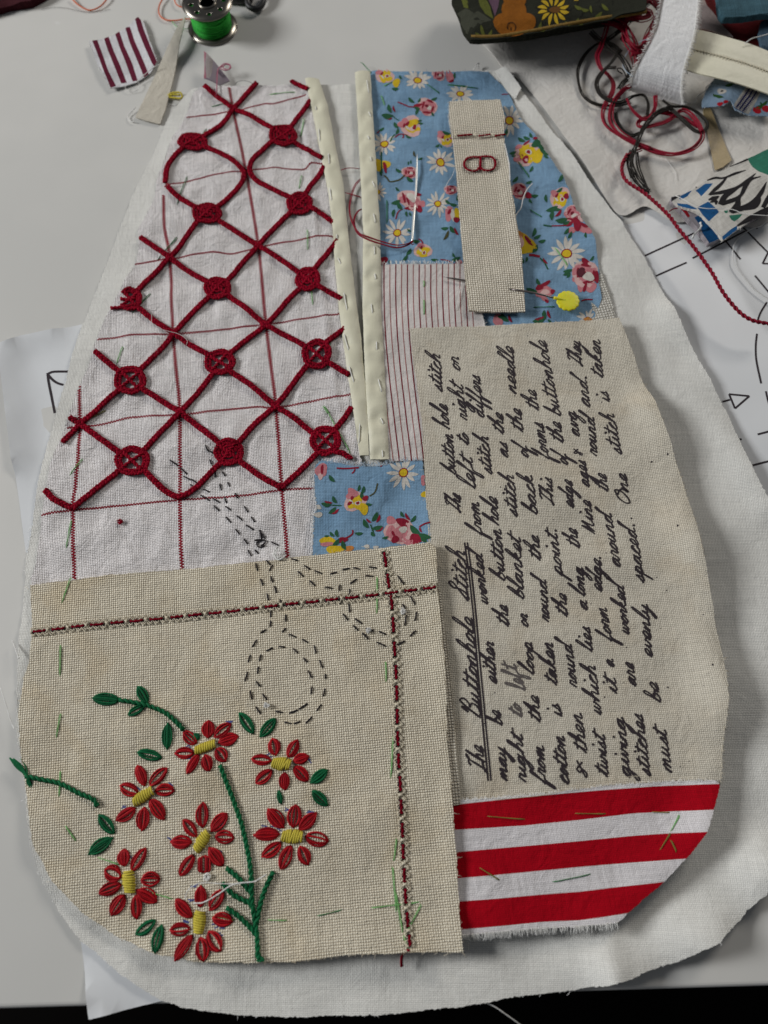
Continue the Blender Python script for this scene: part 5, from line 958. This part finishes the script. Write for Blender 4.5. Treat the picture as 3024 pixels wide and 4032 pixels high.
c.ribbon(catmull(fl('C', 738,300, 725,262, 708,238, 722,210, 762,207, 788,235, 770,262, 745,255, 742,235), 6), .28, Pk, 9, .2)
c.poly(fl('C', 240,95, 320,70, 440,110, 560,190, 470,215, 400,300, 330,290, 280,200), Pg3, 1); c.poly(fl('C', 420,-60, 480,-60, 545,60, 575,180, 500,130, 450,60), Pg2, 3); c.poly(fl('C', 260,-60, 320,-60, 350,80, 300,60), Pg2, 2); c.poly(fl('C', 500,-60, 640,-60, 620,60, 590,150, 560,60), Pv, 2)
for i in range(12):
    a = i*math.pi/6+.2; c.poly(leafpts(*fl('C', 1135+105*math.cos(a), 90+78*math.sin(a))[0], 40, 13, math.atan2(78*math.sin(a), 105*math.cos(a))), Py2, 5)
c.poly(blob(*fl('C', 1150,92)[0], 20, 14), PRn('brown', (.12, .05, .01)), 7)
for x, y, L, a in ((1370,65,90,20),(1430,85,80,10),(1490,80,70,80),(1350,170,80,-40),(1400,180,70,-60),(1280,190,70,20),(1010,215,70,-60),(1040,245,60,10),(480,270,90,60),(540,290,80,-50),(440,300,70,20),(1560,120,80,-30),(1620,60,90,40)): c.poly(leafpts(*fl('C', x, y)[0], L*.42, L*.15, math.radians(a)), Pg2, 4)
for i in range(34):
    x, y = RS.uniform(250, 1700), RS.uniform(-40, 300); a = RS.uniform(0, 3.1); x = x+420 if 540 < x < 960 else x; c.ribbon(catmull(fl('C', x, y, x+30*math.cos(a), y+30*math.sin(a)+6, x+55*math.cos(a+.4), y+55*math.sin(a+.4)), 4), .22, Pk, 3)
c.poly(fl('C', 1330,8, 1370,5, 1355,-30, 1320,-30), Py2, 5)
pouch = po.mb.build('fabric_pouch', None, po.ang, label='flat pouch of dark leafy cotton printed with an orange animal and yellow daisy', category='pouch')
ed = MB(); P = catmull(fl('C', 365,346, 600,345, 900,300, 1200,242, 1659,162, 2000,106), 5); P3 = zs(P, pz-1.2); ed.tube(P3, .75, PRn('gold_binding', (.20, .12, .03)), 8); ed.build('gold_binding', pouch)
bd = MB(); Pb = resample(np.array([unp(x, y, 13) for x, y in fl('C', 250,-260, 255,0, 300,120, 340,270, 390,300, 900,262, 1659,125, 2000,70, 2000,-260)]), 3, True); n = len(Pb)
bd.add(np.vstack([np.c_[Pb, np.full(n, 14.)], np.c_[Pb, np.full(n, 8.)]]), [(i, n+i, n+(i+1) % n, (i+1) % n) for i in range(n)]+[tuple(range(n)), tuple(range(2*n-1, n-1, -1))], M_pdk); bd.build('pouch_body', pouch)

# floss
rfl = MB(); SDm = [0]
def fz(k, Z, n, *v, R=.6, r=.23, m=T_flr, mb=None):
    P = fl(k, *v); Z = list(np.interp(np.linspace(0, 1, len(P)), np.linspace(0, 1, len(Z)), Z)); SDm[0] += 1
    strands(mb, zpath(P, Z), R, r, m, n+2, 1.0, 5, SDm[0], .3)
f1 = lambda *v, Z=(6, 3), n=6, R=.6: fz('D', Z, n, *v, R=R, m=T_flr, mb=rfl)
f1(340,-30, 250,80, 170,210, 130,330, 95,450, 65,530, 95,640, 170,710, 215,790, 200,880, 150,960, 115,1060, 135,1160, 220,1240, 340,1310, 480,1370, 640,1430, 800,1445, 950,1400, 1035,1310, 1045,1230, Z=(12, 6, 3, 3, 2.5, 4))
f1(1045,1230, 1000,1150, 920,1060, 850,1035, 780,1090, 700,1140, 600,1170, 500,1190, 450,1180, 460,1140, 540,1100, 640,1060, 760,1080, 880,1120, 1000,1190, Z=(5, 4, 3, 4), n=5)
f1(380,800, 300,850, 220,950, 190,1060, 200,1150, 280,1250, 420,1330, 560,1390, Z=(6, 4, 3), n=6)
f1(345,930, 380,1010, 440,1080, 500,1120, 560,1100, 600,1000, 600,900, Z=(5, 4, 5), n=4)
f1(0,250, 100,225, 220,230, 330,300, 400,420, 420,520, Z=(8, 9, 6), n=7, R=1.4); f1(330,-20, 400,60, 540,120, 560,160, 470,190, 350,170, 300,240, 330,380, 420,480, 500,450, 560,330, Z=(12, 10, 6), n=6, R=1.2)
f1(560,-30, 610,40, 660,60, 690,-30, Z=(12, 10), n=7, R=1.5); f1(400,20, 480,10, 560,20, 640,80, 660,150, 600,260, 520,400, 470,560, Z=(12, 9, 5), n=8, R=1.6); f1(290,350, 370,420, 430,560, 440,620, Z=(6, 4), n=6, R=1.2)
f1(480,1395, 400,1425, 330,1480, 295,1560, 310,1650, Z=(3, 3), n=4, R=.4)
rope(rfl, zpath(fl('E', 742,8, 706,90, 730,180, 860,272, 1000,400, 1080,505, 1180,625, 1290,780, 1370,920, 1470,1040, 1560,1098, 1680,1122), [3.5,4,5,6,7.5,8,8,8,8,7,6.5,6]), .33, .36, T_flr, 2, 3.4)
rfl.build('floss_skein', label='tangled crimson embroidery floss with one twisted strand running down the right side', category='embroidery floss')
bfl = MB(); b1 = lambda k, Z, n, *v, R=.5: fz(k, Z, n, *v, R=R, r=.2, m=T_flb, mb=bfl)
b1('C', (4, 2, 2), 4, 1700,440, 1600,410, 1530,425, 1430,520, 1365,660, 1375,800, 1410,900, 1510,970, 1659,988, 1750,985, 1850,960, R=.45)
b1('C', (4, 2, 3), 3, 1720,640, 1620,650, 1545,730, 1530,810, 1580,890, 1680,930, 1760,915, R=.4)
b1('D', (7, 6, 5), 5, 560,20, 450,120, 330,240, 200,350, 120,400, 180,460, 270,520, 330,600, 370,700, 300,790, 270,840, R=.8)
b1('D', (6, 5, 4), 4, 270,480, 200,580, 110,680, 60,770, 80,870, 150,930, 280,960, 400,900, 500,890, 545,980, 530,1090, R=.6)
b1('D', (5, 4, 5), 5, 670,940, 760,1000, 880,1000, 1000,1050, 1085,1130, 1095,1190, 1050,1245, 970,1230, 880,1150, 790,1060, 720,990, R=.5)
b1('D', (5, 4, 3), 6, 760,1020, 640,1060, 560,1130, 490,1220, 440,1340, 400,1450, 375,1550, 400,1660, R=.7)
b1('D', (4, 3, 4), 4, 235,1050, 250,1140, 310,1230, 390,1270, 460,1245, R=.4)
b1('E', (3, 3, 3), 5, 775,-10, 755,80, 790,170, 830,220, 862,258, R=.9); b1('E', (3, 3), 4, 800,0, 810,90, 840,180, 868,255, R=.5)
for j in range(10): a = RS.uniform(0, 6.3); (x, y), = fl('E', 870,252); bfl.tube(zpath([(x-6*math.cos(a), y-6*math.sin(a)), (x+3, y+2), (x+14*math.cos(a), y+12*math.sin(a))], [3, 4, 3]), .22, T_flb, 4)
b1('D', (8, 5), 4, 0,300, 60,360, 130,400, 220,430, 290,490, R=.6); b1('D', (5, 6), 3, 300,690, 255,660, 250,640, 290,640, 325,690, 340,740, R=.1)
bfl.build('floss_skein', label='tangled charcoal black embroidery floss looping beside the crimson floss', category='embroidery floss')

# ribbons as strips with height along them
def strip(name, L, R_, Z, mat, label, cat, fr_=None, ang=None, th=.35, frL=1.5, after=None, cross=None):
    L3 = np.array([[*unp(p[0], p[1], z), z] for p, z in zip(L, Z)]); R3 = np.array([[*unp(p[0], p[1], z), z] for p, z in zip(R_, Z)])
    Lc, Rc = catmull(L3, 10), catmull(R3, 10); n = len(Lc); m = 17; u = np.linspace(0, 1, m)[None, :, None]; G = Lc[:, None]*(1-u)+Rc[:, None]*u
    if cross is not None: G[..., 2] += cross(u[..., 0])
    mb = MB(); V = G.reshape(-1, 3); F = [(i*m+j, (i+1)*m+j, (i+1)*m+j+1, i*m+j+1) for i in range(n-1) for j in range(m-1)]
    mb.add(V, F, mat); mb.add(V-[0, 0, th], [f[::-1] for f in F], mat)
    if fr_:
        for E3, O3 in ((Lc, Rc), (Rc, Lc)):
            q = resample(E3, .28); o = resample(O3, arc(O3)[-1]/(len(q)-1))[:len(q)]
            for i in range(min(len(q), len(o))):
                d = q[i]-o[i]; d /= np.linalg.norm(d); T_ = (q[min(i+1, len(q)-1)]-q[max(i-1, 0)]); T_ /= np.linalg.norm(T_)+1e-9; l = frL*RS.uniform(.5, 1.2); s_ = RS.normal(.25, .3)
                mb.tube(np.array([q[i]-d*.3, q[i]+(d+T_*s_*.4)*l*.5, q[i]+(d+T_*s_)*l+[0, 0, -.1*l]]), .085, fr_, 3)
    if after: after(mb, G)
    return mb.build(name, None, ang or 0, label=label, category=cat)
def satin_seam(mb, G):
    mid = G[:, 8]; q = resample(mid, 1.1)
    mb.tube(mid+[0, 0, .05], .14, thread('dark_seam_thread', (.30, .27, .17)), 4)  # darker thread laid along the ribbon's middle seam
    for i in range(3, min(len(q)-1, 36)):
        d = np.array([.15, 1., 0])*RS.uniform(.6, 1.3); mb.tube(np.array([q[i]-d*.9+[0, 0, .05], q[i]+[0, 0, .4], q[i]+d*.9+[0, 0, .05]]), .12, T_cream, 4)
strip('satin_ribbon', fl('D', 900,235, 990,270, 1120,300, 1300,352, 1480,405, 1659,475, 1850,560), fl('D', 800,620, 893,650, 1020,688, 1200,730, 1400,785, 1659,875, 1850,960), [9, 10, 11, 11.5, 11, 10, 9], M_tape, 'cream satin ribbon with a stitched seam along its middle under the frayed white ribbon', 'ribbon', None, -.4, after=satin_seam, cross=lambda u: .35*np.sin(u*math.pi*2)**2)
strip('frayed_ribbon', fl('D', 700,-60, 672,60, 640,230, 600,330, 545,440, 480,560, 425,680, 392,790, 392,850), fl('D', 1010,-60, 1000,60, 985,200, 960,330, 925,460, 880,600, 852,740, 845,870, 860,975), [17, 16.5, 16, 15.5, 14.5, 13, 11, 7.5, 3.5], fabric('white_ribbon_cotton', (.88, .87, .86), (.70, .69, .68), .5, .45, slub=.10), 'wide white cotton ribbon with frayed edges curling down at the upper right', 'ribbon', T_wht, 1.3, frL=1.8)
gd = Cloth(fl('D', 1060,985, 1120,1000, 1190,1180, 1260,1350, 1320,1495, 1240,1560, 1165,1590, 1130,1420, 1090,1230, 1055,1050), 1.4, fabric('gold_mesh_ribbon', (.38, .29, .15), (.26, .19, .09), .35, .3, rough=.5, spec=.4), 1.2, jag=.02, wr=.05, wseed=47, thick=.2, und=.2); gd.surface(); gd.mb.build('gold_ribbon', None, .3, label='narrow translucent gold ribbon lying on the cream cloth at the right', category='ribbon')
# blue cherry scrap
bs = Cloth(fl('x', 830,1215, 760,1290, 700,1420, 640,1570, 650,1650, 960,1660, 1050,1590, 1090,1640, 1140,1720, 1380,1775, 1590,1780, 1800,1800, 1800,1300, 1300,1180), 5., fabric('sky_blue_cotton', (.24, .33, .43), (.18, .25, .33), .45, .25), 1., jag=.06, wr=.15, wseed=49, und=.4, fuzz=T_wht, fuzzd=1.2, ang=fl('x', 640,1570, 960,1660), lifts=((fl('x', 1050, 1600, 1300, 1250), 1.5, 5),))
bs.zone(fl('x', 1380,1290, 1570,1360, 1480,1560, 1360,1760, 1140,1700, 1110,1650, 1250,1450), fabric('oatmeal_band', (.52, .48, .42), pitch=.5))
bs.surface(); c = bs
NV = fabric('navy_cross_stitch', (.012, .015, .09), pitch=.4)
for off in (0, 60, 120): c.ribbon(fl('x', 1415+off*.9,1310+off*.35, 1290+off*.9,1500+off*.4, 1150+off*.9,1690+off*.3), .4, NV, 2)
for i in range(19):
    x, y = 1420-i*15, 1315+i*21.5; c.ribbon(fl('x', x-35,y-12, x+150,y+48), .28, NV, 2)
cr = PRn('cherry', (.40, .01, .02)); gn = PRn('stalk_green', (.03, .09, .02))
for x, y, r in ((1020,1255,50),(900,1640,38),(980,1620,34),(1500,1700,60),(1460,1690,40),(1620,1680,60)): B(c,'x',x,y,r,r*.75,cr,3)
for x, y, L, a in ((1040,1345,130,-10),(1160,1310,150,-20),(1100,1320,80,-60),(890,1510,140,30),(830,1490,80,60),(1520,1640,150,-20),(1600,1590,120,-40),(1560,1600,80,40)): c.poly(leafpts(*fl('x', x, y)[0], L*.26, L*.1, math.radians(a)), gn, 3)
B(c,'x',930,1435,62,50,P_w,3); B(c,'x',935,1432,20,16,Pk,5)
bs.mb.build('fabric_scrap', None, bs.ang, label='light blue cherry print scrap with a navy cross-hatched braid under the satin ribbon', category='fabric scrap')
loose('loose_thread', 'white thread tangle between the frayed ribbon and the blue cherry scrap', fl('x', 350,1560, 450,1580, 540,1560, 560,1500, 620,1450, 690,1400, 720,1330, 780,1300), [2,2.5,3,3.4,4,4.5,5.6,6], .15, T_wht)
loose('loose_thread', 'long thin white thread crossing the dark cloths at the top right', fl('x', 1300,680, 1400,600, 1560,555, 1750,500), [12,12.5,12,12], .13, T_wht)
loose('loose_thread', 'pale blue thread loop left of the frayed ribbon', fl('D', 590,365, 500,375, 400,430, 330,520, 305,600, 330,660, 400,715), [10,9,7,6,5.5,6,7], .12, T_bluf, 1)
# dark cloths in the top right corner
rd = Cloth(fl('D', 960,-200, 1000,60, 1010,300, 1300,420, 1560,470, 1900,560, 1900,-200), 4.5, fabric('dark_red_cloth', (.13, .008, .010), pitch=.6), 1.8, jag=.03, wr=.4, wseed=51, wl=(14, 30), und=.3, thick=3.)
rd.surface(); rd.mb.build('dark_red_cloth', label='dark red folded cloth behind the satin ribbon in the top right corner', category='fabric')
lg = Cloth(fl('D', 985,-100, 1000,60, 1000,265, 1100,285, 1250,330, 1340,345, 1230,220, 1090,60, 1040,-100), 7.5, fabric('pink_grey_facing', (.36, .29, .27), pitch=.5), 1.4, jag=.02, wr=.2, wseed=52, und=.3); lg.surface(); lg.mb.build('cloth_facing', label='pinkish grey strip of cloth lying on the dark red cloth', category='fabric')
ft = Cloth(fl('D', 1180,-200, 1200,60, 1215,130, 1250,160, 1400,150, 1659,125, 1900,100, 1900,-200), 14, fabric('teal_felt', (.045, .105, .135), pitch=.7, slub=.3, fuzz=.3), 1.6, jag=.06, wr=.35, wseed=53, und=.3, thick=2.5, fuzz=thread('teal_fibre', (.06, .13, .16)))
ft.surface(); ft.mb.build('felt_cloth', label='thick teal blue felted cloth in the top right corner', category='fabric')
f2 = Cloth(fl('D', 1600,190, 1900,120, 1900,520, 1680,460, 1600,420, 1580,300), 9, fabric('slate_blue_cloth', (.06, .10, .14), pitch=.6), 1.5, jag=.05, wr=.3, wseed=54, und=.3, thick=1.5); f2.surface(); f2.mb.build('slate_cloth', label='slate blue cloth edge above the end of the satin ribbon', category='fabric')

# modernist print scrap, folded in layers
ms = empty('folded_fabric_scrap', 'folded white cloth scrap printed with blue squares, green patch and black feather strokes', 'fabric scrap')
M_ms = fabric('screen_printed_linen', (.56, .535, .49), (.44, .42, .38), .5, .35, slub=.15)
mpr = lambda n, q: fabric('modern_'+n, q, pitch=.5, slub=.2)
mb_, mk_, mg_, mr_ = mpr('blue', (.010, .085, .23)), mpr('black', (.018, .016, .018)), mpr('green', (.03, .17, .11)), mpr('red', (.35, .01, .02))
lo = Cloth(fl('a', 172,408, 168,440, 215,470, 260,520, 310,580, 355,620, 400,680, 440,742, 520,705, 600,660, 700,600, 900,480, 900,300, 300,380), 3.0, mpr('pale_lining', (.40, .36, .38)), 1.0, jag=.06, wr=.1, wseed=57, und=.3, thick=2.2, fuzz=T_bluf)
lo.zone(fl('a', 335,555, 380,530, 470,620, 540,700, 440,745, 400,680, 370,600), mb_); lo.zone(fl('a', 165,400, 230,385, 240,440, 215,475, 168,445), mk_); lo.zone(fl('a', 222,480, 258,470, 305,545, 280,560), mr_); lo.surface(); lo.mb.build('lower_layer', ms, .5)
uo = Cloth(fl('a', 200,392, 250,365, 330,328, 440,258, 520,205, 600,160, 740,98, 860,40, 1000,-20, 1000,440, 860,512, 750,565, 700,600, 640,640, 590,675, 545,705, 500,640, 440,572, 400,525, 330,475, 240,425), 6.5, M_ms, .9, jag=.05, wr=.14, wseed=59, und=.3, thick=1.0, fuzz=T_wht, fuzzd=1.2, ang=fl('a', 545,705, 740,600),
           lifts=((fl('a', 1000,-20, 740,98, 440,258, 200,392), -2.2, 7), (fl('a', 545,705, 240,425), -.8, 4)))
for pts in ((245,370,295,340,335,328,300,372,250,388), (360,330,430,278,485,280,445,330,395,382,380,350), (232,408,300,425,370,480,330,472,240,430), (365,465,440,432,515,512,445,570,400,520), (540,680,600,635,640,612,640,642,570,695,545,705), (590,560,600,540,640,535,640,538)): uo.zone(fl('a', *pts), mb_)
uo.zone(fl('a', 735,100, 870,30, 1000,-40, 1000,250, 860,248, 800,212, 765,165), mg_); uo.zone(fl('a', 582,542, 680,530, 655,560, 620,585, 595,570), mg_); uo.zone(fl('a', 548,505, 575,505, 570,528, 550,525), mg_)
uo.surface(); c = uo
for v, w_ in (((435,258,500,240,560,245,640,215,715,192), (.3, 1.2, .9, 1.3, .3)), ((445,378,500,330,545,285,585,235), (.5, 1.6, 1.2, .5)), ((450,375,540,365,630,340,700,300,780,228), (1.2, 1.9, 1.3, 1.5, .3)), ((520,460,555,400,600,370,650,340), (1.8, 2.2, 1.6, .6)), ((530,455,620,425,670,390,700,330,740,280,810,258), (1.8, 1.9, 1.2, 1.7, 1.3, .4)),
              ((590,520,640,470,650,420,680,370), (1.6, 2.4, 1.6, .5)), ((600,515,700,480,760,440,810,380,850,300), (2., 2.2, 1.7, 1.6, .3)), ((690,500,760,480,790,440,800,380), (.8, 2., 1.6, .5)), ((440,420,480,410,515,395), (.6, 2.4, .5)), ((450,440,490,430,490,460), (.5, 1.6, .5)), ((345,320,385,290), (.5, .3)), ((605,160,680,130,735,105), (.2, .5, .8)), ((640,615,720,570,860,500,900,470), (.6, 2.2, 2.4, 1.5)), ((820,490,860,420,900,350), (1.5, 1.8, .8))):
    c.ribbon(catmull(fl('a', *v), 6), [q*.9 for q in w_], mk_, 3, .5)
uo.mb.build('upper_layer', ms, uo.ang)
loose('loose_thread', 'white thread lying across the blue squares of the folded printed scrap', fl('a', 200,400, 260,430, 340,475, 420,492, 520,492, 610,500, 690,530, 780,538, 880,545), [7,7.5,7.8,8,8,8.2,8,8,7.6], .13, T_wht, 1)
loose('loose_thread', 'white thread curving down the right edge below the folded printed scrap', fl('a', 880,545, 820,610, 740,640, 680,680, 625,740, 608,810, 620,890, 690,990, 760,1070, 860,1140, 960,1200), [6,3,1.6,1.2,1,1,1,1,1,1,1], .14, T_wht, 1)
loose('loose_thread', 'knotted white thread end hanging from the blue corner of the folded scrap', fl('a', 375,590, 382,620, 360,650, 330,680, 320,705), [5,4.5,3,2,1.4], .22, T_wht)
loose('loose_thread', 'red thread fibre poking out of the folded printed scrap', fl('a', 155,512, 185,495, 215,490), [3,3.4,3.6], .14, T_crim)
loose('loose_thread', 'fine white thread lying on the crumpled cream cloth at the right', fl('D', 690,1460, 740,1530, 790,1600, 800,1680), [1.6]*4, .06, T_wht, 1)
loose('loose_thread', 'small white fluff thread above the blue floral panel', fl('C', 390,650, 410,620, 425,595, 445,590, 432,610, 440,640), [1.2,1.6,1.8,1.6,1.2,1], .12, T_wht, 3)
